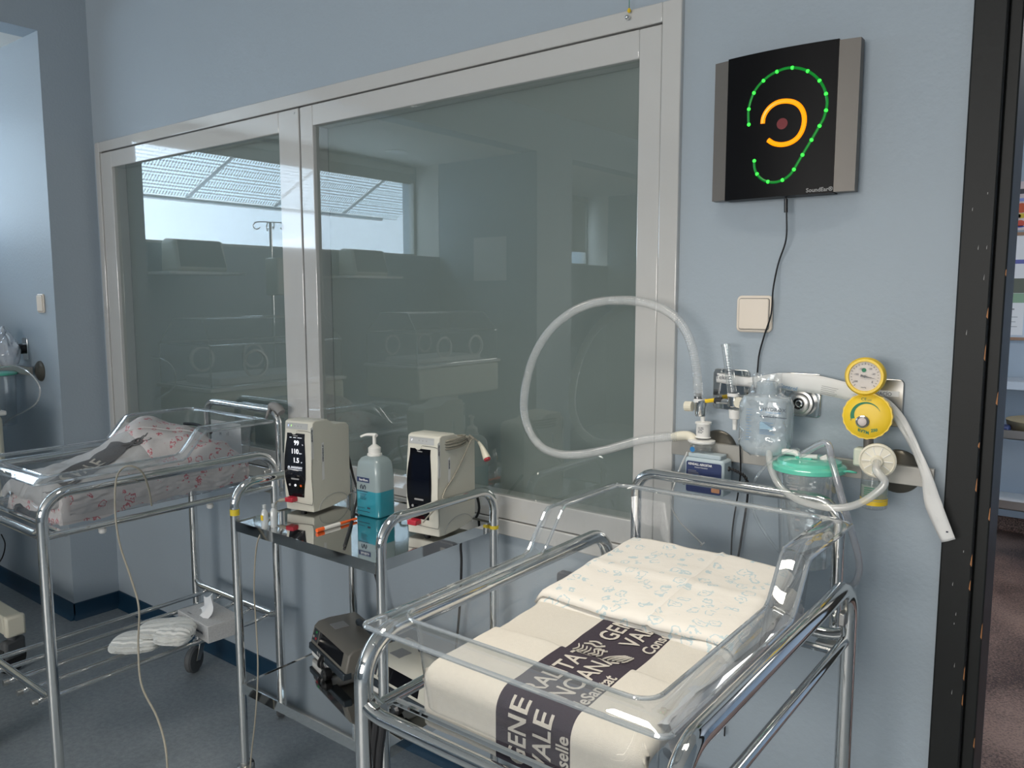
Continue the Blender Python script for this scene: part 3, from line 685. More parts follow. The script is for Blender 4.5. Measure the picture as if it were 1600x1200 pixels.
def bagpt(u, v):
    th = 2*pi*u; z = zb0-.004+(zb1-zb0+.058)*v
    hx = hwid-.006 if z < zb1-.005 else max(.027, hwid-.006-(z-zb1+.005)*1.5); hy = .034 if z < zb1 else .028
    if v < .12: hx *= .6+v*3.2; hy *= .6+v*3.2
    nz = noise.noise(V((math.cos(th)*3, math.sin(th)*3, z*60)))*.0045
    sc_ = 1/max(abs(math.cos(th))**4+abs(math.sin(th))**4, .1)**.25
    return V((cx+(hx+nz)*math.cos(th)*sc_, YB+(hy+nz)*math.sin(th)*sc_, z+nz))
mb.grid(bagpt, 60, 40); obj('wrapping_film', mb, bagpl, wb)
yl = YB-.0345
lxx = cx+.006
text('lettering', 'HYDROX', .0105, ink, wb, (lxx, yl-.003, zb1-.022), XU, ZU, space=1.15)
text('small_lettering', 'STERILE WATER', .0045, inkb, wb, (lxx+.006, yl-.003, zb1-.027), XU, ZU)
text('product_lettering', 'HUMIDIFICADOR PRELLENADO', .0040, ink, wb, (lxx-.006, yl-.003, zb1-.036), XU, ZU, bold=.0001)
obj('drop_mark', MB().prism([(0,0),(.0035,.001),(.005,.006)], (lxx-.006, yl-.0032, zb1-.024), XU, ZU, (0,.0004,0)), inkb, wb)
obj('blue_patch', MB().prism([(0,0),(.030,0),(.022,.006),(.004,.016),(0,.014)], (lxx-.006, yl-.0025, zb1-.062), XU, ZU, (0,.0004,0)), pm('aqua_print', (.42, .58, .66), .6), wb)
bars('fine_print', [(-.006, -.048-.0034*k, random.uniform(.018, .034), .0008) for k in range(8)], (lxx, yl-.003, zb1), XU, ZU, inkb, wb)
bars('level_marks', [(-.030, -.022-.006*k, .012 if k % 2 == 0 else .008, .0007) for k in range(12)], (cx, yl-.002, zb1), XU, ZU, inkb, wb)

# --- long paper sleeve draped behind
sp = [at(1120, 590, Y=D-.016), at(1168, 597, Y=D-.016), at(1216, 596, Y=D-.040), at(1270, 600, Y=D-.040), at(1330, 613, Y=D-.035), at(1372, 626, Y=D-.030), at(1398, 645, Y=D-.030), at(1415, 670, Y=D-.030), at(1432, 705, Y=D-.035), at(1448, 745, Y=D-.045), at(1459, 790, Y=D-.045), at(1482, 845, Y=D-.045)]
wd = [.011, .011, .019, .020, .018, .013, .011, .010, .008, .010, .016, .013]
cp = smooth_path(sp, 8); mb = MB(); vs = []
for i, p in enumerate(cp):
    t = (cp[min(i+1, len(cp)-1)]-cp[max(i-1, 0)]).normalized(); nn = V((-t.z, 0, t.x)); kk = i/8; k0 = min(int(kk), 10)
    ww = wd[k0]*(1-(kk-k0))+wd[k0+1]*(kk-k0)
    for j in range(5):
        f = (j/4-.5)*2; vs.append(p+nn*ww*f+V((0, (-.0035 if j == 2 else -.0012 if j in (1, 3) else 0)-.003*noise.noise(p*40+V((0,j,0))), 0)))
fs = [(i*5+j, i*5+j+1, i*5+j+6, i*5+j+5) for i in range(len(cp)-1) for j in range(4)]
mb.add(vs, fs)
sl = thing('paper_sleeve', sp[3], 'long white paper sleeve draped behind the bottle and over the rail', 'packaging')
obj('sleeve', mb, paper, sl, solid=.0012)
def along(i0, i1, v=-.003):
    a, b = sp[i0], sp[i1]; return (b-a).normalized()
text('lettering', 'Flow Control', .0125, inkb, sl, at(1196, 600, Y=D-.051), along(3, 4), V((0.2, 0, 1)))
text('lettering_left', 'Teknik', .0145, ink, sl, at(1118, 592, Y=D-.0225), XU, ZU)
bars('fine_print', [(0, -.004*k, .034-.003*(k % 3), .0009) for k in range(5)], at(1284, 603, Y=D-.048), along(3, 4), V((0.2, 0, 1)), greytxt, sl)
bars('bottom_seal', [(0, 0, .004, .003)], at(1478, 832, Y=D-.051), XU, ZU, ink, sl)

# --- yellow vacuum regulator
YR = D-.095
yr = thing('vacuum_regulator', at(1355, 650, Y=YR), 'round yellow vacuum regulator with pressure gauge on top', 'regulator')
tl = V((0.10, -1, 0.04)).normalized()
gc = at(1352, 588, Y=YR)
gs = yellow
obj('gauge_ring', MB().lathe([(.026, -.022), (.0372, -.018), (.0380, .004), (.0345, .010), (.0300, .010), (.0290, .006)], gc, tl, n=44, caps=False), gs, yr)
obj('gauge_back', MB().lathe([(.024, -.030), (.028, -.028), (.028, -.018)], gc, tl, n=32), black, yr)
obj('gauge_dial', MB().lathe([(.0295, .004), (.0295, .006)], gc, tl, n=40), pm('dial_face', (.62, .57, .53), .5), yr)
gu = tl.cross(ZU).normalized()*-1; gv = gu.cross(tl)*-1
gu = ZU.cross(tl)*-1; gu = V((1, .10, 0)).normalized(); gv = gu.cross(tl)*-1
if gv.z < 0: gv = -gv
fo = gc+tl*.0068
mb = MB()
for k in range(21):
    a = math.radians(225-270*k/20); r0, r1 = .0235, .0262 if k % 5 else .0275
    d = gu*math.cos(a)+gv*math.sin(a); sd = gu*-math.sin(a)+gv*math.cos(a)
    mb.add([fo+d*r0-sd*.0004, fo+d*r1-sd*.0004, fo+d*r1+sd*.0004, fo+d*r0+sd*.0004], [(0,1,2,3)])
obj('dial_marks', mb, ink, yr, recalc=False)
for body, a, r in (('-40', 225, .019), ('-80', 185, .018), ('-120', 135, .018), ('-160', 85, .019), ('-200', 25, .018), ('0', -42, .018)):
    pass
for body, ax, az in (('-200', -.022, -.012), ('-150', -.021, .002), ('-100', -.012, .013), ('-50', .006, .014), ('-20', .012, .004), ('0', .013, -.012)):
    text('dial_figure', body, .0052, ink, yr, fo+gu*ax+gv*az, gu, gv)
text('unit_lettering', 'mmHg', .0036, ink, yr, fo+gu*-.006+gv*-.023, gu, gv)
obj('green_badge', MB().lathe([(.0042, 0), (.0042, .0003)], fo+gv*.0125-gu*.002, tl, n=20), inkg, yr)
nd = (at(1372, 593, Y=YR)-gc).normalized(); nd = (nd-tl*nd.dot(tl)).normalized(); ns = nd.cross(tl)
mb = MB(); mb.add([fo+tl*.001-nd*.008-ns*.0022, fo+tl*.001+ns*.0-nd*.001-ns*.0016, fo+tl*.001+nd*.0225, fo+tl*.001-nd*.001+ns*.0016, fo+tl*.001-nd*.008+ns*.0022], [(0,1,2,3,4)])
obj('needle', mb, black, yr, recalc=False); obj('needle_hub', MB().cyl(fo, fo+tl*.002, .0025), black, yr)
obj('stem', MB().cyl(at(1353, 620, Y=YR+.01), at(1354, 606, Y=YR+.01), .006), steelb, yr)
kc = at(1355, 650, Y=YR); poly2 = []
for k in range(80): r = .0462+(.0006 if k % 4 < 2 else -.0005); poly2.append((r*math.cos(2*pi*k/80), r*math.sin(2*pi*k/80)))
obj('dial_knob', MB().prism(poly2, kc-tl*.016, gu, gv, tl*.018).lathe([(.0440, .002), (.036, .0055), (.016, .007)], kc, tl, n=44), yellow, yr, angle=50)
kf = kc+tl*.0068
mb = MB(); n = 26
for k in range(n):
    a0_, a1_ = math.radians(195-170*k/n), math.radians(195-170*(k+1)/n); w0, w1 = .0075*(1-k/n)+.0006, .0075*(1-(k+1)/n)+.0006; R_ = .0285
    P0 = lambda a, r: kf-gu*.002+(gu*math.cos(a)+gv*math.sin(a))*r
    mb.add([P0(a0_, R_-w0), P0(a0_, R_), P0(a1_, R_), P0(a1_, R_-w1)], [(0,1,2,3)])
obj('green_arrow', mb, inkg, yr, recalc=False)
kn = kc+tl*.006+(at(1349, 658, Y=YR)-kc)
obj('centre_button', MB().lathe([(.0125, 0), (.0125, .008), (.0095, .010), (.0088, .008)], kn, tl, n=30, caps=False), steelb, yr)
obj('button_face', MB().lathe([(.0088, 0), (.0085, .010), (.006, .0115)], kn, tl, n=24), pm('button_rose', (.60, .52, .50), .4), yr)
text('ce_mark', 'CE', .0085, inkg, yr, kf+gu*-.012+gv*.031, gu, gv); text('ce_number', '0459', .004, inkg, yr, kf+gu*-.001+gv*.031, gu, gv)
text('lettering', 'RVTM', .0082, inkg, yr, kf+gu*-.015+gv*-.031, V(gu)-V((0,0,.25)), gv, bold=.0003); text('figure', '250', .0082, inkg, yr, kf+gu*.009+gv*-.031, V(gu)+V((0,0,.22)), gv, bold=.0003)
text('plus_mark', '+', .008, inkg, yr, kf+gu*-.031+gv*-.012, gu, gv)
obj('stem', MB().cyl(at(1357, 685, Y=YR+.01), at(1357, 705, Y=YR+.01), .0095), pm('stem_dark', (.12,.11,.10), .4), yr)
obj('wall_arm', MB().cyl(at(1370, 640, Y=YR), at(1375, 640, Y=D-.006), .012), steelb, yr)
bx = at(1358, 715, Y=YR)
obj('side_block', MB().box((bx.x-.028, YR-.012, bx.z-.018), (bx.x+.016, YR+.02, bx.z+.018)), pm('pale_green_block', (.58, .62, .52), .4), yr, bevel=.004)
# filter disc
fl_ = thing('suction_filter', at(1371, 720, Y=YR-.03), 'white round suction filter with radial ribs below the yellow regulator', 'filter')
fc = at(1371, 720, Y=YR-.035); fdv = V((.15, -1, -.05)).normalized()
obj('filter_housing', MB().lathe([(.006, -.018), (.028, -.012), (.034, -.004), (.034, .002), (.031, .004), (.029, .002), (.012, .004), (.010, .012)], fc, fdv, n=40), ivory, fl_)
mb = MB()
for k in range(10):
    a = 2*pi*k/10; u_ = V((1, .15, 0)).normalized(); v_ = ZU; d = u_*math.cos(a)+v_*math.sin(a)
    mb.tube([fc+fdv*.004+d*.011, fc+fdv*.004+d*.028], .0010, 6)
obj('ribs', mb, whitepl, fl_)
tbp = [fc+fdv*.012, fc+fdv*.032+V((.002,0,-.012)), at(1382, 755, Y=YR-.075), at(1358, 778, Y=YR-.08), at(1325, 792, Y=YR-.08), at(1285, 792, Y=YR-.08), at(1245, 780, Y=YR-.07), at(1217, 757, Y=YR-.05), at(1204, 728, Y=YR-.035), at(1203, 705, Y=YR-.025), at(1213, 700, Y=YR-.010)]
o = obj('suction_tube', MB().tube(smooth_path(tbp, 10), .0078, 14), milkpl, loc=fc); tag(o, 'thick milky suction tube looping from the filter to the green lid', 'tube')
# antiseptic bottle
ab = thing('vial_bottle', at(1365, 795, Y=D-.08), 'small clear bottle with yellow band hanging under the rail', 'bottle')
c = at(1366, 765, Y=D-.08); z0 = at(1366, 794, Y=D-.08).z; z1 = at(1366, 735, Y=D-.08).z
obj('bottle_body', MB().lathe([(.021, 0), (.0255, .003), (.0255, z1-z0-.004), (.021, z1-z0)], (c.x, c.y, z0), n=30), clearpl, ab)
obj('yellow_band', MB().lathe([(.0259, 0), (.0259, .009)], (c.x, c.y, z0+.010), caps=False), yellow, ab)
obj('yellow_band', MB().lathe([(.0259, 0), (.0259, .003)], (c.x, c.y, z0+.020), caps=False), yellow, ab)
obj('label_sleeve', MB().lathe([(.0257, 0), (.0257, .026)], (c.x, c.y, z0+.024), caps=False), clear('label_film', (.8,.85,.8), .05, .35, (.55,.62,.55)), ab)
bars('fine_print', [(-.013, .028+.0042*k, .026, .0016) for k in range(5)], (c.x, c.y-.0262, z0), XU, ZU, inkg, ab)

# --- suction canister with mint lid
sc = thing('suction_canister', at(1262, 860, Y=D-.09), 'large clear suction canister with mint green lid behind the right cot', 'canister')
YC = D-.104
c = at(1264, 730, Y=YC); ztop = at(1264, 727, Y=YC).z; zbot = .935
obj('jar', MB().lathe([(.048, 0), (.052, .004), (.063, ztop-zbot-.02), (.066, ztop-zbot)], (c.x, c.y, zbot), n=36, caps=False), clearpl, sc, recalc=False)
obj('jar_bottom', MB().lathe([(.046, 0), (.046, .002)], (c.x, c.y, zbot), n=36), clearpl, sc)
obj('liner', MB().lathe([(.030, .02), (.052, ztop-zbot-.03), (.056, ztop-zbot-.004)], (c.x, c.y, zbot), n=24, caps=False), bagpl, sc, recalc=False)
obj('lid', MB().lathe([(.069, -.010), (.074, -.008), (.074, .0), (.071, .004), (.065, .006), (.063, .012), (.046, .017), (.02, .018)], (c.x, c.y, ztop), n=44), mint, sc)
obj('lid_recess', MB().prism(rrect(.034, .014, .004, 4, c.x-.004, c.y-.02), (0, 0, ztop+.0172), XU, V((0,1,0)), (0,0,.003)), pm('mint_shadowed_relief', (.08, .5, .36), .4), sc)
hd = [(c.x+.066, c.y-.01, ztop-.004), (c.x+.082, c.y-.014, ztop+.001), (c.x+.092, c.y-.008, ztop-.001), (c.x+.090, c.y+.006, ztop-.004), (c.x+.062, c.y+.012, ztop-.006)]
obj('lid_handle', MB().tube(smooth_path(hd, 6), .0022, 8), mint, sc)
obj('spout', MB().tube(round_path([(c.x-.02, c.y-.01, ztop+.012), (c.x-.02, c.y-.01, ztop+.026), (c.x-.052, c.y-.014, ztop+.026)], .012), .006), whitepl, sc)
obj('spout_cap', MB().cyl((c.x+.026, c.y-.005, ztop+.015), (c.x+.038, c.y-.003, ztop+.022), .007), whitepl, sc)
obj('connector', MB().cyl((c.x-.012, c.y-.025, ztop+.022), (c.x+.022, c.y-.020, ztop+.024), .0045), whitepl, sc)
bars('scale_marks', [(-.004, -.06-.022*k, .009, .004) for k in range(6)]+[(-.024, -.012, .024, .0008), (-.024, -.028, .024, .0008), (-.024, -.028, .0008, .016), (0, -.028, .0008, .016), (-.021, -.019, .018, .004), (-.024, -.034, .026, .0012), (-.018, -.042, .016, .004)], (c.x, c.y-.0625, ztop), XU, ZU, greytxt, sc)
t2 = [(c.x-.010, c.y-.024, ztop+.024), at(1290, 692, Y=YC-.035), at(1300, 722, Y=YC-.05), at(1313, 770, Y=YC-.055), at(1326, 815, Y=YC-.05), at(1339, 860, Y=YC-.03), at(1343, 890, Y=YC-.01), at(1335, 912, Y=YC+.01), at(1322, 915, Y=YC+.03), at(1300, 905, Y=YC+.05)]
o = obj('patient_tube', MB().tube(smooth_path([V(p) for p in t2], 10), .0072, 14), clear('grey_clear_tube', (.9,.9,.92), .10, .22, (.6,.6,.63), power=2), loc=V(t2[0])); tag(o, 'clear suction tube arching over the lid and falling right of the cot', 'tube')
t3 = [(c.x-.01, c.y-.03, ztop+.023), at(1245, 702, Y=YC-.035), at(1218, 712, Y=YC-.04), at(1190, 735, Y=YC-.03), at(1175, 765, Y=YC-.01), at(1178, 800, Y=YC+.02), at(1200, 840, Y=YC+.03), at(1230, 875, Y=YC+.04), at(1262, 900, Y=YC+.04)]
o = obj('thin_drain_tube', MB().tube(smooth_path([V(p) for p in t3], 10), .0034, 10), clearpl, loc=V(t3[0])); tag(o, 'thin clear tube curling left from the green lid and down', 'tube')

# --- hook with yellow tag over the window
hk = thing('hanging_bell', at(980, 22, Y=D-.02), 'small chrome bell with yellow tie hanging over the window frame', 'bell')
obj('bell', MB().sphere(at(980, 27, Y=D-.025), .006, 8), chrome, hk)
obj('cord', MB().tube([at(983, 18, Y=D-.022), at(984, -40, Y=D-.022)], .0008, 6), inkg, hk)
obj('yellow_tie', MB().lathe([(.002, 0), (.005, .004), (.003, .010)], at(983, 20, Y=D-.022), n=8), yellow, hk)
# ================================================================== BASSINET TROLLEYS
LG, HW = 0.76, 0.272
def caster(parent, x, y, ang, hubm=None, z=0.13):
    T = Matrix.Translation((x, y, 0)) @ Matrix.Rotation(ang, 4, 'Z')
    mb = MB(); mb.cyl((x, y, z), (x, y, z-.015), .014)
    mb.lathe([(.022, z-.024), (.024, z-.014), (.014, z-.008)], (x, y, 0), n=20)
    c = obj('caster', mb, steelb, parent)
    f = MB()
    for s in (-1, 1):
        P = [T @ V(p) for p in ((-.020, s*.017, z-.020), (.026, s*.018, z-.020), (.052, s*.018, .052), (.028, s*.018, .046))]
        Q = [p+(T.to_3x3() @ V((0, s*.003, 0))) for p in P]
        f.add(P+Q, [(0,1,2,3), (7,6,5,4), (0,4,5,1), (1,5,6,2), (2,6,7,3), (3,7,4,0)])
    f.box((-.022, -.02, z-.024), (.024, .02, z-.019), T=T)
    obj('fork', f, steelb, c)
    w = T @ V((.040, 0, .052)); ax = T.to_3x3() @ V((0, 1, 0))
    obj('wheel', MB().lathe([(.030, -.014), (.046, -.014), (.052, -.008), (.052, .008), (.046, .014), (.030, .014)], w, ax, n=28), greyrub, c)
    obj('hub', MB().lathe([(.008, -.0155), (.030, -.012), (.030, .012), (.008, .0155)], w, ax, n=24), hubm or greyrub, c)
def bassinet_trolley(label):
    t = thing('bassinet_trolley', (0, 0, 0), label, 'trolley')
    for s in (-1, 1):
        x = s*HW
        obj('side_frame', MB().tube(round_path([(x, 0, .115), (x, 0, .95), (x, LG, .95), (x, LG, .115)], .075, 10), .0155, 20), chrome, t)
        obj('lower_side_rail', MB().tube([(x*.985, .008, .83), (x*.985, LG-.008, .83)], .010, 16), chrome, t)
        for y in (.17, .52): obj('foot_knob', MB().lathe([(.008, 0), (.011, .004), (.011, .014), (.006, .018)], (x*.93, y, .800)), whitepl, t)
        caster(t, x, 0, 2.4 if s > 0 else 3.1); caster(t, x, LG, -.9+s*.2)
        obj('rail_bracket', MB().box((x*.985-.006, LG-.04, .87), (x*.985+.006, LG-.008, .895)), steelb, t, bevel=.002)
    for y in (0, LG):
        obj('end_rail', MB().tube(round_path([(-HW, y, .845), (-HW+.03, y, .832), (HW-.03, y, .832), (HW, y, .845)], .02), .0125, 16), chrome, t)
        obj('shelf_end_rail', MB().tube(round_path([(-HW, y, .375), (-HW+.03, y, .352), (HW-.03, y, .352), (HW, y, .375)], .02), .0125, 16), chrome, t)
        obj('basin_support', MB().tube([(-HW, .06+y*.84, .826), (HW, .06+y*.84, .826)], .007, 10), chrome, t)
    for k in range(5):
        x = -.2+.1*k
        obj('shelf_rod', MB().tube([(x, -.022, .335), (x, LG+.01, .335)], .0080, 12), chrome, t)
        obj('rod_bolt', MB().cyl((x, -.034, .335), (x, -.018, .335), .0095, n=12), steelb, t)
    obj('head_frame', MB().tube(round_path([(-.228, LG+.052, .78), (-.228, LG+.052, 1.088), (.232, LG+.052, 1.088), (.232, LG+.052, .78)], .05, 10), .0125, 18), chrome, t)
    for s in (-1, 1): obj('head_bracket', MB().box((s*.230-.02, LG, .80), (s*.230+.02, LG+.052, .812)), steelb, t, bevel=.002)
    return t
def zrim(y):
    a, b = .405, .475
    if y <= a: return .991
    if y >= b: return 1.071
    return .991+.080*(y-a)/(b-a)
def basin(label):
    t = thing('bassinet_basin', (0, 0, 0), label, 'cot')
    n = 6; ys = []
    def loop(hx, y0, y1, c):
        pts = []
        cy, hy = (y0+y1)/2, (y1-y0)/2
        # rounded rectangle with extra points along the long sides
        base = rrect(2*hx, 2*hy, c, n, 0, cy); out = []
        for i, p in enumerate(base):
            q = base[(i+1) % len(base)]; out.append(p)
            d = math.hypot(q[0]-p[0], q[1]-p[1])
            if d > .15:
                if abs(q[0]-p[0]) < .01:
                    marks = [.395, .412, .44, .468, .482]; marks = marks if q[1] > p[1] else marks[::-1]
                    for m_ in [.15, .28] if q[1] > p[1] else []: out.append((p[0], m_))
                    for m_ in marks: out.append((p[0], m_))
                    for m_ in [] if q[1] > p[1] else [.28, .15]: out.append((p[0], m_))
                else:
                    for k in (1, 2, 3): out.append((p[0]+(q[0]-p[0])*k/4, p[1]))
        return out
    lv = [(.185, .045, .670, .05, 0), (.200, .030, .685, .05, .004), (.205, .024, .690, .045, .03), (.218, .016, .704, .04, .9), (.221, .013, .708, .038, .975), (.225, .009, .712, .034, 1.0), (.238, -.004, .722, .028, 1.008), (.255, -.021, .734, .022, .99), (.268, -.034, .744, .016, .93)]
    vs = []; K = None
    for hx, y0, y1, c, f in lv:
        L_ = loop(hx, y0, y1, c); K = len(L_)
        for x, y in L_:
            zt_ = zrim(y); zz = .838+(zt_-.838)*min(f, 1.0)
            if f > 1: zz = zt_+.002
            elif f in (.99, .93): zz = zt_-(.002 if f == .99 else .012)
            vs.append((x, y, zz))
    mb = MB(); mb.add(vs[:6*K], [(i*K+j, i*K+(j+1) % K, (i+1)*K+(j+1) % K, (i+1)*K+j) for i in range(5) for j in range(K)]+[tuple(range(K-1, -1, -1))])
    obj('basin_wall', mb, acryl, t, angle=50, recalc=False)
    mb = MB(); mb.add(vs[5*K:], [(i*K+j, i*K+(j+1) % K, (i+1)*K+(j+1) % K, (i+1)*K+j) for i in range(3) for j in range(K)])
    obj('rim_lip', mb, acryl_lip, t, angle=50, recalc=False)
    e = [V(p) for p in vs[-K:]]; obj('rim_edge', MB().tube(e, .0040, 8, closed=True), acryl_edge, t)
    e = [V(p) for p in vs[5*K:6*K]]; obj('rim_fold', MB().tube(e, .0032, 8, closed=True), acryl_edge, t)
    return t
RBX, RBY = -.667, .845
LBX, LBY = -2.620, .925
tr1 = bassinet_trolley('chrome cot trolley in the right foreground with black strap')
bs1 = basin('clear acrylic cot basin in the right foreground holding the cream towel')
tr2 = copy_tree(tr1); bs2 = copy_tree(bs1)
tr2['label'] = 'chrome cot trolley at the left with nappies on its rod shelf'; bs2['label'] = 'clear acrylic cot basin at the left holding the red printed blanket'
for o, x, y in ((tr1, RBX, RBY-.027), (bs1, RBX, RBY), (tr2, LBX, LBY-.027), (bs2, LBX, LBY)): o.location = (x, y, 0)

# ---------------- mattress, towel, blanket in the right cot
obj('cot_mattress', MB().box((RBX-.178, RBY+.058, .843), (RBX+.178, RBY+.655, .883)), mattress_m, bevel=.02, bseg=3, loc=(RBX, RBY+.3, .85)); tag(bpy.data.objects['cot_mattress'], 'thin pale mattress under the cream towel in the right cot', 'mattress')
TX0, TX1 = -.872, -.464        # towel edges in x
YN = .885                      # near edge where it folds down
def towel_pt(u, s, lift=0.0):
    """u across in metres from the left edge, s along from the near hanging end"""
    R_ = .026; zt0 = .905; drop = .058
    x = TX0+u
    if s < drop: y = YN-R_*.0; z = zt0-R_-(drop-s); nrm = V((0,-1,0)); y = YN-.0
    elif s < drop+R_*pi/2:
        a = (s-drop)/R_; y = YN+R_*(1-math.cos(a)); z = zt0-R_+R_*math.sin(a); nrm = V((0,-math.cos(a), math.sin(a)))
    else:
        q = s-drop-R_*pi/2; y = YN+R_+q; z = zt0+.030*min(1, max(0, (q-.02)/.5))**1.0; nrm = V((0,0,1))
    e = min(u, (TX1-TX0)-u); side = max(0, .022-e)/.022
    wv = noise.noise(V((x*9, y*7, 0)))*.004+noise.noise(V((x*25, y*22, 3)))*.0016
    p = V((x, y, z))+nrm*(lift+wv)
    p += V((0, 0, -.022*side*side)) if nrm.z > .5 else V((0, .012*side*side, 0))
    return p
Lt = .056+.026*pi/2+.60
tw = thing('towel', ((TX0+TX1)/2, 1.2, .9), 'cream terry towel with a dark violet lettered stripe in the right cot', 'towel')
b0, b1_ = -.712-TX0, -.575-TX0
def band(u, v):
    uu = u*(TX1-TX0); return 1 if b0 < uu < b1_ else 0
WDT = TX1-TX0
STEP = .058+.026*pi/2+.148        # where the upper fold ends
mb = MB(); nu = 46
mb.grid(lambda u, v: towel_pt(u*WDT, STEP-.03+(Lt-STEP+.03)*v), nu, 60, mf=band)
obj('lower_layer', mb, [terry, terryd], tw, solid=.008)
def up_lift(s):
    e = (STEP-s); return .007 if e > .01 else .007*max(0, e/.01)**.5
mb = MB(); mb.grid(lambda u, v: towel_pt(u*WDT, -.012+(STEP+.012)*v, up_lift(-.012+(STEP+.012)*v)+.0005), nu, 44, mf=band)
obj('upper_layer', mb, [terry, terryd], tw, solid=.009)
def towel_text(body, size, u0, s0, flip=False, lift=.0085, sx=1.0, mat=None, bold=.0006, name='woven_lettering'):
    vs, fs = text_verts(body, size, 'LEFT', bold, 1.0, cuts=.012)
    mb = MB()
    mb.add([towel_pt(u0-p.y, s0+p.x*sx, lift if callable(lift) is False else lift(s0+p.x*sx)) for p in vs], fs)
    return obj(name, mb, terrytx, tw, recalc=False, solid=0)
# letters run away from the viewer, their tops to the left
S_ = .058+.026*pi/2
upf = lambda s: up_lift(s)+.0016
towel_text('RALITAT', .048, b0+.056, S_-.006, lift=upf, sx=.86)
towel_text('NCIANA', .048, b0+.100, S_+.002, lift=upf, sx=.84)
towel_text('deSanitat', .030, b0+.130, S_-.002, lift=upf, sx=.92)
towel_text('GENE', .046, b0+.056, -.008, lift=upf, sx=.80)
towel_text('VALE', .046, b0+.100, -.004, lift=upf, sx=.80)
towel_text('onselle', .030, b0+.130, -.010, lift=upf, sx=.85)
towel_text('GENE', .048, b0+.056, STEP+.062, lift=.0016, sx=.86)
towel_text('VALEN', .048, b0+.100, STEP+.062, lift=.0016, sx=.86)
towel_text('Conselle', .030, b0+.130, STEP+.060, lift=.0016, sx=.9)
# woven crest: shield bars, wings and crown
mb = MB()
def tw_stroke(pts, w=.0016, lift=.0016):
    P = [towel_pt(b0+u, STEP+s, lift) for u, s in pts]
    mb.tube(smooth_path(P, 4), w, 5)
for k in range(5): tw_stroke([(.072+.0075*k, .004+.002*k), (.078+.0075*k, .018), (.098+.0035*k, .034)], .0014)
for k in range(4): tw_stroke([(.014+.007*k, .004), (.018+.007*k, .016), (.012+.008*k, .026)], .0015)
for k in range(3): tw_stroke([(.042+.008*k, .006), (.050+.007*k, .014), (.044+.008*k, .024), (.054+.006*k, .030)], .0015)
tw_stroke([(.018, .032), (.030, .038), (.042, .034), (.054, .042)], .0017); tw_stroke([(.022, .042), (.034, .048), (.046, .044)], .0017)
obj('woven_crest', mb, terrytx, tw)
# blanket over the head end
BC = [V((-.872, 1.192, .938)), V((-.462, 1.178, .947)), V((-.488, 1.535, .960)), V((-.868, 1.545, .960))]
def bl_pt(u, v, dz=0):
    p = (BC[0]*(1-u)+BC[1]*u)*(1-v)+(BC[3]*(1-u)+BC[2]*u)*v
    z = p.z+dz+noise.noise(V((p.x*7, p.y*8, 1)))*.007+noise.noise(V((p.x*22, p.y*18, 4)))*.0025
    z += .004*math.exp(-((v-.52)/.05)**2) + .004*math.exp(-((u-.60)/.014)**2)
    z -= .018*max(0, 1-u/.05)**2+.014*max(0, (u-.95)/.05)**2
    z -= .010*max(0, 1-v/.05)**2
    wob = .006*noise.noise(V((u*4, 0, dz*100)))
    return V((p.x, p.y+wob*(1-v), z))
bk = thing('cot_blanket', (-.67, 1.36, .93), 'folded cream cotton blanket with pale blue nursery print in the right cot', 'blanket')
mb = MB(); mb.grid(bl_pt, 50, 44); obj('top_layer', mb, print_blue, bk, solid=.005)
mb = MB(); mb.grid(lambda u, v: bl_pt(u*.985+.006, v*.97-.018, -.009), 40, 30); obj('under_layer', mb, print_blue, bk, solid=.004)
# crumpled sheet along the right side of the right cot and a grey socket box low on the wall
def crs(u, v):
    y = RBY+.10+.56*v; z = .846+.072*u+.010*noise.noise(V((y*12, 1, u*2)))
    x = RBX+.203+.007*math.sin(u*pi)+.009*noise.noise(V((y*22, u*4, 7)))
    return V((x-.012*u*0, y, z))
mb = MB(); mb.grid(crs, 16, 80); mb.grid(lambda u, v: crs(1, v)+V((-.028*u, 0, -.012*u+.004*noise.noise(V((v*20, u*3, 0))))), 5, 80)
o = obj('crumpled_sheet', mb, mattress_m, loc=(RBX+.2, RBY+.3, .87)); tag(o, 'crumpled white sheet tucked along the right inner side of the right cot', 'sheet')
sb0, sb1 = at(870, 892, Y=D-.02), at(935, 948, Y=D-.02)
so = thing('socket_box', ((sb0.x+sb1.x)/2, D, (sb0.z+sb1.z)/2), 'grey socket box low on the wall seen through the right cot', 'socket')
obj('box', MB().prism(rrect(sb1.x-sb0.x, sb0.z-sb1.z, .012, 4, (sb0.x+sb1.x)/2, (sb0.z+sb1.z)/2), (0, D-.022, 0), XU, ZU, (0, .022, 0)), pm('socket_grey', (.13, .14, .16), .4), so, bevel=.003)
obj('sticker', MB().box((sb0.x+.035, D-.0235, sb0.z-.03), (sb0.x+.055, D-.022, sb0.z-.018)), greytxt, so)
# black strap at the near left leg of the right trolley
sx_, sy_ = RBX-HW, RBY
st = [V((sx_+.004, sy_-.006, .835)), V((sx_+.012, sy_-.024, .845)), V((sx_+.024, sy_-.022, .82)), V((sx_+.014, sy_-.02, .77)), V((sx_+.006, sy_-.018, .70)), V((sx_+.004, sy_-.016, .60))]
o = obj('black_strap', MB().tube(smooth_path(st, 8), .0075, 10).tube(smooth_path([p+V((.018, -.004, 0)) for p in st[1:]], 8), .006, 10), rubber, loc=st[0]); tag(o, 'black rubber strap hanging from the near corner of the right cot trolley', 'strap')
cmp_ = thing('clamp', st[0], 'chrome clamp where the black strap is fixed on the right trolley', 'clamp')
obj('clamp_body', MB().cyl(st[0]+V((-.02, 0, .01)), st[0]+V((.02, -.004, .0)), .010).cyl(st[0]+V((0, -.01, .02)), st[0]+V((0, -.012, -.02)), .006), chrome, cmp_)

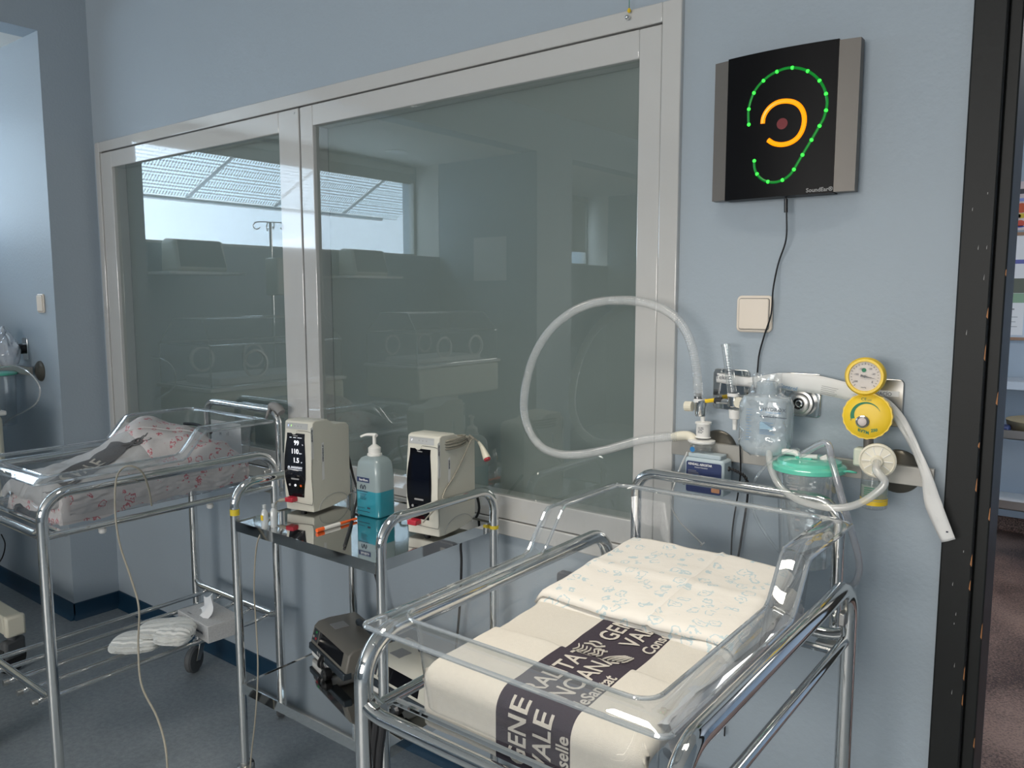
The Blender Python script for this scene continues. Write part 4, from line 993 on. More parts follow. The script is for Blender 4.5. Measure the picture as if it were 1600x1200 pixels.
# ---------------- left cot contents
obj('wrapped_mattress', MB().box((LBX-.178, LBY+.055, .843), (LBX+.178, LBY+.665, .90)), print_red, bevel=.025, bseg=3, loc=(LBX, LBY+.3, .85)); tag(bpy.data.objects['wrapped_mattress'], 'mattress wrapped in red printed cotton at the bottom of the left cot', 'mattress')
def lheight(x, y):
    """x, y local to the cot"""
    g = lambda cx, cy, sx, sy, h: h*math.exp(-((x-cx)/sx)**2-((y-cy)/sy)**2)
    z = .905+g(-.10, .47, .17, .16, .125)+g(.02, .34, .16, .24, .045)+g(.12, .60, .15, .14, .065)+g(-.02, .12, .18, .12, .02)
    z += noise.noise(V((x*9+3, y*9, 0)))*.016+abs(noise.noise(V((x*15, y*9+2, 5))))*.016+noise.noise(V((x*36, y*30, 2)))*.004
    return z
def drape(x0, x1, y0, y1, off, nu, nv, skirt=.06, mf=None, zf=lheight):
    mb = MB()
    def fn(u, v):
        x = x0+(x1-x0)*u; y = y0+(y1-y0)*v
        ex = min(u, 1-u)*(x1-x0); ey = min(v, 1-v)*(y1-y0); e = min(ex, ey)
        d = max(0, .03-e)/.03
        z = zf(x, y)+off-skirt*d*d
        k = 1-.0*d
        return V((LBX+x, LBY+y, z))
    mb.grid(fn, nu, nv, mf=mf); return mb
lt = thing('blanket_bundle', (LBX, LBY+.4, .9), 'rumpled cotton blanket with red nursery print filling the left cot', 'blanket')
obj('lower_blanket', drape(-.196, .196, .05, .685, 0, 60, 80, .085), print_red, lt)
def crumple(u, v):
    # bulging side folds pressed against the clear wall
    y = .08+.60*v; zz = .848+.085*u
    x = .196+.010*math.sin(u*pi)*(1+.4*noise.noise(V((y*14, u*3, 0))))+.006*noise.noise(V((y*30, u*9, 1)))
    return V((LBX+x-.006, LBY+y, zz+.014*noise.noise(V((y*10, 2, u)))))
mb = MB(); mb.grid(crumple, 20, 90); obj('side_folds', mb, print_red, lt)
hp_ = thing('head_cloth', (LBX-.08, LBY+.5, 1.0), 'folded red printed cloth lying on top of the bundle in the left cot', 'cloth')
obj('cloth', drape(-.190, .125, .36, .60, .016, 44, 40, .03), print_red, hp_, solid=.003)
def fold(p):
    x, y = p; return V((LBX+x, LBY+y, lheight(x, y)+.022))
obj('fold_seam', MB().tube(smooth_path([fold((-.02+.02*k, .37+.037*k)) for k in range(6)], 5), .0022, 6), pm('pale_seam', (.62,.6,.6), .8), hp_)
t4 = thing('hospital_towel', (LBX, LBY+.22, .93), 'greyish white terry towel with woven grey lettered stripe in the left cot', 'towel')
def hit(px, py):
    d = ray(px, py).normalized(); t = 1.2
    while t < 5:
        p = CAM+d*t
        if p.z < lheight(p.x-LBX, p.y-LBY)+.013: return p
        t += .004
    return p
def band2(u, v): return 1 if (.20 < u-.16*v+.02*math.sin(v*9) < .42 and v > .35) else 0
obj('towel_cloth', drape(-.192, .168, .03, .40, .012, 60, 60, .05, mf=None), terryw, t4, solid=.004)
def ltext(body, size, ox, oy, ang, m, par, name='woven_lettering', off=.016, sx=1):
    vs, fs = text_verts(body, size, 'LEFT', .0008, 1.0, cuts=.01); ca, sa = math.cos(ang), math.sin(ang); mb = MB(); P = []
    for p in vs:
        x = ox+p.x*sx*ca-p.y*sa; y = oy+p.x*sx*sa+p.y*ca; P.append(V((LBX+x, LBY+y, lheight(x, y)+off)))
    mb.add(P, fs); return obj(name, mb, m, par, recalc=False)
# the grey stripe as a cloth patch following the towel
sA, sB = hit(92, 758), hit(184, 697)
sd_ = (sB-sA); sd_.z = 0; slen = sd_.length; sd_.normalize(); sn = V((sd_.y, -sd_.x, 0))
def stripe(u, v):
    q = sA+sd_*slen*1.08*v+sn*(u-.5)*.085
    x, y = q.x-LBX, q.y-LBY
    return V((LBX+x, LBY+y, lheight(x, y)+.0150))
mb = MB(); mb.grid(stripe, 12, 40); obj('grey_stripe', mb, greydk, t4)
q = sA-sn*(-.030)+sd_*.012
ltext('SVALE', .066, q.x-LBX, q.y-LBY, math.atan2(sd_.y, sd_.x), terrytx, t4, off=.0175, sx=.9)
for k in range(3):
    q = hit(200+14*k, 698-5*k)
    P = [V((q.x+.012*math.cos(a_*1.3+k), q.y+.016*math.sin(a_*2.1), 0)) for a_ in range(7)]
    obj('woven_crest', MB().tube(smooth_path([V((p_.x, p_.y, lheight(p_.x-LBX, p_.y-LBY)+.017)) for p_ in P], 4), .0032, 6), greydk, t4)
for bod, (px_, py_) in (('VA', (62, 772)), ('AT', (84, 768))):
    q = hit(px_, py_); ltext(bod, .034, q.x-LBX, q.y-LBY, .5, greydk, t4, off=.0165)
o = obj('dark_pad', MB().tube(smooth_path([at(288, 662, Y=LBY+.655), at(305, 663, Y=LBY+.658), at(318, 668, Y=LBY+.658), at(330, 676, Y=LBY+.655)], 6), .0055, 8), rubber, loc=(LBX, LBY+.6, 1)); tag(o, 'black padded edge showing behind the bundle in the left cot', 'pad')
nc = thing('name_card', (LBX+.05, LBY+LG+.035, .98), 'white name card taped behind the head of the left cot', 'card')
YC_ = LBY+.757
a, b = at(330, 655, Y=YC_), at(378, 712, Y=YC_)
obj('card', MB().box((a.x, YC_-.001, b.z-.01), (b.x, YC_, a.z)), paper, nc)
text('handwriting', 'M', .018, ink, nc, at(343, 680, Y=YC_-.0015), XU, ZU)
text('handwriting', 'r7', .018, ink, nc, at(354, 680, Y=YC_-.0015), XU, ZU)
# grey tape wrapped on the left head frame
c = at(432, 637, Y=LBY-.027+LG+.052)
o = obj('gauze_tie', MB().tube(smooth_path([c+V((-.03, 0, .002)), c+V((-.012, 0, .004)), c+V((.012, 0, -.002)), c+V((.028, 0, -.016))], 5), .0150, 12).tube(smooth_path([c+V((-.02, -.016, 0)), c+V((-.03, -.02, -.03)), c+V((-.035, -.02, -.05))], 5), .005, 6), pm('grey_gauze', (.30, .29, .28), .9, bump=.6, bscale=300), loc=c); tag(o, 'grey gauze wound round the head bar of the left cot', 'gauze')
# hanging beige sensor cable over the left cot rail
zc = .93
c1 = [at(237, 790, Y=1.20), at(232, 762, Y=1.18), at(222, 738, Y=1.15), at(205, 728, Y=1.12), at(190, 733, Y=1.10), at(181, 752, Y=1.075), at(180, 800, Y=1.06), at(187, 850, Y=1.05), at(205, 905, Y=1.04), at(217, 950, Y=1.03), at(216, 1010, Y=1.02), at(221, 1070, Y=1.0), at(245, 1120, Y=.98), at(258, 1165, Y=.96), at(262, 1215, Y=.95), at(263, 1300, Y=.94)]
o = obj('sensor_cable', MB().tube(smooth_path(c1, 8), .0028, 10), cable_m, loc=c1[4]); tag(o, 'beige cable hooked over the rail of the left cot and hanging to the floor', 'cable')

# ---------------- nappies and tissue box on the left shelf
ZS = .3415
def nappy(cx, cy, cz, rot, L_, W_, H_, label):
    T = Matrix.Translation((cx, cy, cz)) @ Matrix.Rotation(rot, 4, 'Z')
    def fn(u, v):
        th = 2*pi*v
        x = (u-.5)*L_; k = (1-abs(2*u-1)**4)**.5 if 0 < u < 1 else 0
        rr = 1+.13*math.sin(v*2*pi*13+3*noise.noise(V((u*5,v*3,cx))))+.06*noise.noise(V((u*9, v*6, cx)))
        y = W_/2*math.cos(th)*(k*.9+.1)*rr; z = H_/2*(1+math.sin(th)*(k*.85+.12)*rr)
        return T @ V((x, y, max(z, 0)))
    mb = MB(); mb.grid(fn, 30, 60)
    o = obj('nappy', mb, whitestuff, loc=(cx, cy, cz), angle=25); tag(o, label, 'nappy'); return o
nappy(-2.530, 1.235, ZS+.001, .75, .17, .15, .034, 'folded white nappy lying lowest and nearest on the left rod shelf')
nappy(-2.505, 1.325, ZS+.016, .9, .19, .15, .042, 'folded white nappy lying against the tissue box')
nappy(-2.425, 1.305, ZS+.020, .55, .12, .11, .048, 'crumpled white nappy end nearest the tissue box front')
tbx = thing('tissue_box', (-2.45, 1.42, ZS), 'grey speckled tissue box with a tissue sticking out on the left shelf', 'tissue box')
T = Matrix.Translation((-2.475, 1.46, ZS)) @ Matrix.Rotation(-.08, 4, 'Z')
obj('carton', MB().box((-.105, -.062, 0), (.115, .062, .058), T=T), boxm, tbx, bevel=.0015)
def tis(u, v):
    x = -.06+.105*u+.014*math.sin(v*4); y = -.012+.035*v-.025*u; z = .058+.075*v*(.45+.55*u)+.005*math.sin(u*11)
    return T @ V((x, y+.01*math.sin(u*7+v*3), z))
mb = MB(); mb.grid(tis, 14, 12); obj('tissue', mb, tissue, tbx)
text('lettering', 'Renova', .016, ink, tbx, T @ V((.03, -.0625, .022)), T.to_3x3() @ V((1,0,0)), ZU, bold=.0006)
text('lettering_top', 'tissue', .012, ink, tbx, T @ V((-.06, -.05, .0583)), T.to_3x3() @ V((1,0,0)), T.to_3x3() @ V((0,1,0)))

# ================================================================== INSTRUMENT TROLLEY (middle)
GX0, GX1, GY0, GY1 = -1.99, -1.383, 1.268, 1.697
gt = thing('instrument_trolley', ((GX0+GX1)/2, (GY0+GY1)/2, 0), 'two-tier polished steel trolley between the two cots', 'trolley')
for x in (GX0, GX1):
    obj('side_frame', MB().tube(round_path([(x, GY0, .11), (x, GY0, .962), (x, GY1, .962), (x, GY1, .11)], .065, 10), .0128, 20), chrome, gt)
for x, y, z in ((GX0, GY0, .875), (GX1, GY1, .845)):
    obj('yellow_tape', MB().lathe([(.0133, 0), (.0133, .018 if x == GX0 else .010)], (x, y, z), n=20, caps=False), yellowtape, gt)
def tray(z, lip=.026):
    mb = MB(); x0, x1, y0, y1 = GX0+.013, GX1-.013, GY0-.006, GY1+.006
    mb.box((x0, y0, z-.0015), (x1, y1, z))
    mb.box((x0, y0-.0015, z-lip), (x1, y0, z+.003)); mb.box((x0, y1, z-lip), (x1, y1+.0015, z+.003)); mb.box((x0-.0015, y0, z-lip), (x0, y1, z+.003)); mb.box((x1, y0, z-lip), (x1+.0015, y1, z+.003))
    return mb
obj('upper_tray', tray(.858), steel, gt, angle=30); obj('lower_tray', tray(.372), steel, gt, angle=30)
bluehub = pm('blue_hub', (.01, .03, .14), .4)
for x in (GX0, GX1):
    for y in (GY0, GY1): caster(gt, x, y, 2.4 if x == GX0 else 1.0, bluehub, .125)
ZT = .858
# --- vital signs monitors
def monitor(label, x, y, rot, on):
    """front-left-bottom corner at x, y"""
    m_ = thing('pulse_oximeter', (x, y, ZT), label, 'monitor')
    R_ = Matrix.Translation((x, y, ZT)) @ Matrix.Rotation(rot, 4, 'Z')
    Wd, Dp, Hh = .103, .185, .277
    # case: side profile (y,z) extruded in x, belly bulging in front
    def fy(z):
        t = z/Hh; return -.010*math.sin(pi*min(1, t*1.05))+.004*t
    prof = [(fy(z)+.012, z) for z in [.012+ .018*k for k in range(14)]]
    top = [(fy(.25)+.012, Hh-.020), (.016, Hh-.004), (.028, Hh), (Dp*.45, Hh-.002), (Dp*.62, Hh-.020), (Dp*.80, Hh-.022), (Dp-.012, Hh-.024), (Dp, Hh-.036)]
    poly = [p for p in prof if p[1] < Hh-.022]+top+[(Dp, .030), (Dp-.02, .014), (.09, .006), (.035, .006), (.010, .008)]
    mb = MB(); ux = R_.to_3x3() @ V((0,1,0)); mb.prism(poly, R_ @ V((0,0,0)), ux, ZU, R_.to_3x3() @ V((Wd, 0, 0)))
    obj('case', mb, caseg, m_, bevel=.005, bseg=3)
    def fp(x_, z_, o=.0): return R_ @ V((x_, fy(z_)-o+.012, z_))
    def curved(x0, x1, z0, z1, m, name, o, bow=0.0, n=16):
        mb = MB()
        def fn(u, v):
            z = z0+(z1-z0)*v; sq = bow*(1-math.sin(pi*min(1, max(0, v*1.15-.05))))
            if v < .3: sq = bow*1.3*(1-v/.3)**.7 + bow*(1-math.sin(pi*max(0, v*1.15-.05)))*.3
            return fp(x0+sq+(x1-x0-2*sq)*u, z, o)
        mb.grid(fn, 8, n); return obj(name, mb, m, m_, recalc=False)
    curved(.003, Wd-.019, .050, Hh-.038, blackg, 'screen_glass', .0006, .007, 24)
    curved(.018, Wd-.026, .115, Hh-.052, scrd, 'display', .0011)
    curved(.006, Wd-.016, Hh-.026, Hh-.008, casel, 'indicator_strip', .0012)
    for k, mm in enumerate((ledb, ledg) if on else (scrw,)):
        c = fp(.014+.011*k, Hh-.017, .0016); mb = MB(); mb.add([c+V((-.003,0,-.003)), c+V((-.001,0,-.0035)), c+V((.003,0,.003)), c+V((.001,0,.0035))], [(0,1,2,3)]); obj('status_led', mb, mm, m_, recalc=False)
    for k in range(2, 5): obj('dim_led', MB().cyl(fp(.014+.012*k, Hh-.017, .0006), fp(.014+.012*k, Hh-.017, .0014), .0018, n=10), greytxt, m_)
    obj('clip', MB().prism([(0,0),(.024,0),(.021,-.009),(.015,-.013),(.009,-.013),(.003,-.009)], fp(.024, Hh-.029, .0012), R_.to_3x3() @ V((1,0,0)), ZU, R_.to_3x3() @ V((0,-.001,0))), caseg, m_)
    seam = smooth_path([fp(.050, Hh-.030, .0008), fp(Wd-.012, Hh-.031, .0008), R_ @ V((Wd+.0006, .012, Hh-.04)), R_ @ V((Wd+.0006, .014, .20)), R_ @ V((Wd+.0006, .006, .12)), R_ @ V((Wd+.0006, .010, .06)), R_ @ V((Wd+.0006, .006, .035)), fp(Wd-.012, .030, .0008), fp(.004, .034, .0008)], 6)
    obj('seam', MB().tube(seam, .0007, 6), seam_m, m_)
    ux_ = R_.to_3x3() @ V((1,0,0))
    obj('speaker_bar', MB().prism(rrect(.030, .0045, .002, 3), fp(.043, .104, .0014), ux_, ZU, R_.to_3x3() @ V((0,.001,0))), greytxt, m_)
    for k in range(3): obj('button', MB().cyl(fp(.022+.021*k, .085, .0006), fp(.022+.021*k, .085, .002), .0035, n=14), [casel, scrw, orange][k] if on else greytxt, m_)
    text('maker_lettering', 'Masimo', .0055, inkw, m_, fp(.034, Hh-.0465, .0012), ux_, ZU)
    if on:
        for body, x_, z_, s_ in (('99', .040, .205, .020), ('110', .030, .180, .020), ('1.5', .038, .154, .020)):
            text('reading', body, s_, scrw, m_, fp(x_, z_, .0022), ux_, ZU, bold=.0004, sx=.95)
            text('unit', {'99': '%', '110': 'bpm', '1.5': 'pi'}[body], .006, scrw, m_, fp(x_+.030, z_, .0022), ux_, ZU)
        bars('status_lines', [(0, 0, .008, .0012), (.014, 0, .011, .0012), (.030, 0, .016, .0012)], fp(.022, .226, .0022), ux_, ZU, scrw, m_)
        wv = [fp(.030+.0022*k, .138+(.004 if k % 2 else -.003), .0024) for k in range(20)]
        obj('pulse_trace', MB().tube(wv, .0005, 4), scrw, m_)
        obj('pulse_trace', MB().tube([fp(.018+.002*k, .138+(.004 if k % 2 else -.003), .0024) for k in range(5)], .0005, 4), scrw, m_)
        obj('trace_line', MB().tube([fp(.018, .132, .0024), fp(Wd-.032, .132, .0024)], .0004, 4), scrw, m_)
    # side sticker strips
    sxp = Wd+.0008
    S = lambda yy, zz: R_ @ V((sxp, yy, zz))
    for (yy, z0_, z1_, body) in ((.006, .165, .262, 'PEDIATRIA #4' if on else 'PEDIATRIA'), (.052, .095 if on else .14, .21 if on else .215, 'Nº INVENTARIO' if on else 'URGENCIAS')):
        mb = MB(); mb.add([S(yy, z0_), S(yy+.011, z0_+.003), S(yy+.011, z1_), S(yy, z1_-.003)], [(0,1,2,3)]); obj('sticker', mb, paper, m_, recalc=False)
        text('sticker_lettering', body, .0075, ink, m_, R_ @ V((sxp+.0005, yy+.0025, z1_-.008)), (0,0,-1), R_.to_3x3() @ V((0,1,0)), bold=.0003, sx=(z1_-z0_)/.075*(.8 if on else .8)*.75)
    arc = [S(.035+.075*(1-math.cos(a))*.9, .010+.036*math.sin(a)) for a in [pi*k/12 for k in range(13)]]
    obj('side_relief', MB().tube(arc, .0008, 5), casel, m_)
    obj('red_plug', MB().box((.016, -.016, .036), (.046, .010, .050), T=R_), red, m_, bevel=.003)
    for k in range(2): obj('foot', MB().cyl(R_ @ V((.05, .03+.12*k, 0)), R_ @ V((.05, .03+.12*k, .008)), .008), rubber, m_)
    return m_, R_
mon1, R1 = monitor('grey pulse oximeter with lit screen reading 99 on the middle trolley', -1.957, 1.412, .20, True)
mon2, R2 = monitor('grey pulse oximeter with dark screen and coiled cable on top', -1.502, 1.468, .13, False)
pc = [R1 @ V((.018, -.012, .043)), R1 @ V((-.002, -.030, .036)), at(425, 806, Y=1.31), at(408, 832, Y=1.265), at(400, 860, Y=1.255), at(397, 920, Y=1.25), at(400, 975, Y=1.25), at(403, 1045, Y=1.24), at(399, 1120, Y=1.23), at(391, 1200, Y=1.22), at(388, 1300, Y=1.21)]
o = obj('patient_cable', MB().tube(smooth_path(pc, 8), lambda i: .0055 if i < 6 else .0022, 10), cable_m, loc=pc[2]); tag(o, 'thin beige cable from the lit oximeter hanging in front of the middle trolley', 'cable')
# coiled cable on second monitor
mb = MB(); pts = []
for k in range(150):
    a = 2*pi*k/26; wob = noise.noise(V((k*.11, 0, 0)))
    pts.append(R2 @ V((.088+.022*math.cos(a)+.004*wob, .090+.060*math.sin(a), .250-.012*math.sin(a)*0+.0022*(k/26-3)*1.6+.003*wob+.006*math.cos(a*.5))))
mb.tube(pts, .0026, 8)
mb.tube([R2 @ V(p) for p in ((.105, .150, .258), (.115, .158, .250), (.108, .15, .244), (.106, .142, .256))], .005, 8)
cc = thing('coiled_cable', R2 @ V((.09, .09, .26)), 'beige cable coiled on top of the dark oximeter with white plug', 'cable')
obj('coil', mb, cable_m, cc)
tail = [R2 @ V(p) for p in ((.112, .150, .246), (.108, .12, .205), (.107, .075, .160), (.106, .035, .130), (.1065, .010, .10), (.085, -.018, .066), (.075, -.022, .052))]
obj('tail', MB().tube(smooth_path(tail, 8), .0020, 8), cable_m, cc)
pt = [R2 @ V((.112, .158, .252)), R2 @ V((.122, .172, .240)), R2 @ V((.128, .18, .225))]
obj('plug', MB().tube(smooth_path([pt[1], pt[2], pt[2]+V((.012,-.002,-.016)), pt[2]+V((.022,-.004,-.03))], 4), lambda i: .003+.0007*i, 12), ivory, cc)
obj('plug_lead', MB().tube(smooth_path(pt, 5), .002, 8), cable_m, cc)
obj('plug_tip', MB().cyl(pt[2]+V((.022,-.004,-.03)), pt[2]+V((.025,-.005,-.034)), .009), red, cc)

# --- sanitizer bottle
bo = (-1.720, 1.560); sb = thing('sanitizer_bottle', (*bo, ZT), 'pump bottle half full of blue hand sanitizer on the middle trolley', 'bottle')
def T3(rot): return Matrix.Translation((*bo, ZT)) @ Matrix.Rotation(rot, 4, 'Z')
TB = T3(.04); hx, hy = .0475, .037
def loftT(levels, T, c=.014, n=5, caps=True):
    vs = []; k = 4*(n+1)
    for z, a, b in levels: vs += [T @ V((x, y, z)) for x, y in rrect(2*a, 2*b, min(c, a*.95, b*.95), n)]
    fs = [(i*k+j, i*k+(j+1) % k, (i+1)*k+(j+1) % k, (i+1)*k+j) for i in range(len(levels)-1) for j in range(k)]
    if caps: fs += [tuple(range(k-1, -1, -1)), tuple((len(levels)-1)*k+j for j in range(k))]
    return MB().add(vs, fs)
FILL = .078
obj('liquid', loftT([(.001, hx-.004, hy-.004), (.006, hx, hy), (FILL, hx, hy)], TB), blueliq, sb, angle=50)
obj('bottle_body', loftT([(FILL, hx, hy), (.125, hx, hy), (.160, hx-.005, hy-.003), (.172, hx-.013, hy-.009), (.178, .020, .018)], TB), frost, sb, angle=50)
obj('collar', MB().lathe([(.020, .176), (.022, .178), (.0215, .183), (.0185, .184), (.0185, .200), (.015, .203), (.009, .208), (.006, .210)], TB @ V((0,0,0)), n=28), whitepl, sb)
obj('pump_stem', MB().cyl(TB @ V((0,0,.205)), TB @ V((0,0,.238)), .0055), whitepl, sb)
nz = [TB @ V(p) for p in ((.008, 0, .236), (0, 0, .238), (-.020, -.012, .238), (-.034, -.022, .232))]
obj('nozzle', MB().tube(smooth_path(nz, 5), lambda i: .0058-.00018*i, 12), whitepl, sb)
fx = TB.to_3x3() @ V((1,0,0)); yf = -hy-.0006
obj('brand_label', MB().add([TB @ V((x, yf, z)) for x, z in ((-.036,.103),(.014,.103),(.014,.117),(-.036,.117))], [(0,1,2,3)]), navy, sb, recalc=False)
text('brand_lettering', 'Sterillium', .0095, inkw, sb, TB @ V((-.027, yf-.0003, .107)), fx, ZU, bold=.0002)
mb = MB()
for s in (-1, 1):
    P = [TB @ V((-.012+s*a, yf-.0006, b)) for a, b in ((.001,.083),(.003,.090),(.006,.095),(.010,.090),(.009,.083))]; mb.tube(smooth_path(P, 4), .0011, 6)
obj('hands_mark', mb, ink, sb)
text('product_lettering', 'Händedesinfektion', .0058, ink, sb, TB @ V((-.036, yf-.0003, .074)), fx, ZU, bold=.0002)
bars('fine_print', [(-.024, .068-.004*k, .026-.003*(k % 3), .0012) for k in range(5)]+[(-.036, .026, .03, .0012), (.004, .026, .012, .005), (-.036, .016, .050, .0016)], TB @ V((0, yf-.0003, 0)), fx, ZU, ink, sb)
# --- marker pen
pn = thing('marker_pen', (-1.71, 1.41, ZT), 'orange and white marker pen lying in front of the sanitizer bottle', 'pen')
p0, p1 = at(495, 829, Z=ZT+.006), at(558, 810, Z=ZT+.006); dd = (p1-p0)
for nm, a, b, r, m in (('end_cap', 0, .16, .0056, orange), ('barrel', .16, .55, .0052, whitepl), ('cap', .55, .98, .0044, orange)):
    obj(nm, MB().cyl(p0+dd*a, p0+dd*b, r, r if nm != 'cap' else .0035), m, pn)
bars('lettering', [(.022+.006*k, .0, .004, .0018) for k in range(5)], p0+V((0,-.003,.0056)), dd, V((0,-.3,1)), greytxt, pn)
# --- saline ampoules
for i, (px, py) in enumerate(((414, 826), (428, 824))):
    c = at(px, py, Z=ZT)
    am = thing('saline_ampoule', c, ('left clear saline ampoule with yellow print beside the lit oximeter', 'right plain clear saline ampoule beside the lit oximeter')[i], 'ampoule')
    obj('vial', MB().lathe([(.0085, 0), (.010, .002), (.010, .045), (.0065, .052), (.0040, .056), (.0055, .060), (.0055, .068), (.003, .069)], c, n=20, sx=.9), clear('soft_vial%d' % i, (.85,.88,.9), .08, .62, (.72,.75,.76), power=2), am)
    if i == 0: obj('yellow_print', MB().box((c.x-.003, c.y-.0105, c.z+.026), (c.x+.007, c.y-.0095, c.z+.040)), yellow, am)
# --- black mains cables behind
k1 = [R1 @ V((.085, .183, .14)), at(541, 700, Y=1.66), at(552, 745, Y=1.66), at(559, 771, Y=1.60), at(553, 800, Z=ZT+.005), at(545, 830, Z=ZT+.005), at(538, 853, Z=ZT+.004)]
o = obj('mains_cable', MB().tube(smooth_path(k1, 8), .0038, 10), rubber, loc=k1[0]); tag(o, 'black mains cable running from the lit oximeter over the tray', 'cable')
k2 = [at(582, 880, Y=1.718), at(588, 905, Y=1.725), at(596, 935, Y=1.73), at(612, 985, Y=1.74), at(640, 1060, Y=1.75)]
o = obj('wall_cable', MB().tube(smooth_path(k2, 6), .0038, 10), rubber, loc=k2[0]); tag(o, 'black cable hanging behind the middle trolley above the pumps', 'cable')
k3 = [R2 @ V((.10, .186, .10)), at(748, 800, Y=1.73), at(722, 840, Y=1.735), at(721, 880, Y=1.735), at(719, 940, Y=1.735), at(712, 1020, Y=1.74)]
o = obj('rear_cable', MB().tube(smooth_path(k3, 6), .0038, 10), rubber, loc=k3[0]); tag(o, 'black cable dropping behind the right end of the middle trolley', 'cable')

# --- infusion pumps on the lower tray
def pump(x, y, z, rot, label, body, tone):
    t = thing('infusion_pump', (x, y, z), label, 'infusion pump'); T = Matrix.Translation((x, y, z)) @ Matrix.Rotation(rot, 4, 'Z')
    ux = T.to_3x3() @ V((1,0,0)); uy = T.to_3x3() @ V((0,1,0))
    prof = [(0, .052), (.012, .100), (.026, .112), (.060, .116), (.150, .112), (.160, .100), (.160, .046), (.0, .046)]
    obj('case', MB().prism(prof, T @ V((0,0,0)), uy, ZU, ux*.27), body, t, bevel=.005)
    obj('door', MB().prism([(-.006, .050), (.02, .052), (.02, .030), (-.008, .030)], T @ V((0,0,0)), uy, ZU, ux*.27), tone, t, bevel=.003)
    obj('base', MB().box((.0, .0, .004), (.16, .15, .044), T=T), whitepl if tone is pumpblue else caseg, t, bevel=.008)
    sl_ = V((0, .012, .048)).normalized(); vz = T.to_3x3() @ sl_
    q = lambda a, b: T @ V((a, .001+(b-.054)*.25-.0008, b))
    obj('display', MB().add([q(.055, .058), q(.235, .058), q(.235, .098), q(.055, .098)], [(0,1,2,3)]), blackg, t, recalc=False)
    obj('key_panel', MB().add([q(.006, .060), q(.048, .060), q(.050, .097), q(.012, .097)], [(0,1,2,3)]), pumpblue, t, recalc=False)
    for k, (a, b, mm) in enumerate(((.018, .072, greytxt), (.036, .070, pm('red_key%d' % int(x*1000), (.3, .02, .03), .5)), (.034, .088, pm('green_key%d' % int(x*1000), (.02, .2, .06), .5)))):
        obj('key', MB().cyl(q(a, b), q(a, b)-V((0,.001,0)), .005, n=14), mm, t)
    for k in range(4): obj('door_key', MB().lathe([(.006, 0), (.006, .001)], T @ V((.075+.016*k, -.0066, .041)), T.to_3x3() @ V((0,-1,0)), n=14), greytxt, t)
    obj('label_plate', MB().box((.06, .04, .1152), (.105, .085, .117), T=T), greytxt, t)
    obj('handle', MB().tube(round_path([T @ V(p) for p in ((.11, .12, .108), (.11, .11, .130), (.26, .11, .130), (.26, .12, .108))], .015), .009, 12), pumpblue, t)
    obj('clamp', MB().lathe([(.016, 0), (.018, .006), (.018, .02), (.010, .026)], T @ V((.17, -.006, .016)), T.to_3x3() @ V((0,-1,0)), n=10).tube(smooth_path([T @ V(p) for p in ((.12, -.004, .045), (.125, -.015, .03), (.13, -.01, .01), (.15, -.012, .006))], 5), .006, 10), black, t)
    obj('side_latch', MB().tube(smooth_path([T @ V(p) for p in ((.115, -.008, .050), (.118, -.02, .036), (.116, -.02, .02), (.120, -.008, .012))], 5), .004, 8), black, t)
    return t
pump(-1.965, 1.500, .372, -.30, 'grey and slate infusion pump with black display on the lower tray', pumpgrey, pumpblue)
pump(-1.668, 1.462, .372, -.12, 'infusion pump at the right of the lower tray behind the right cot', caseg, pumpblue)

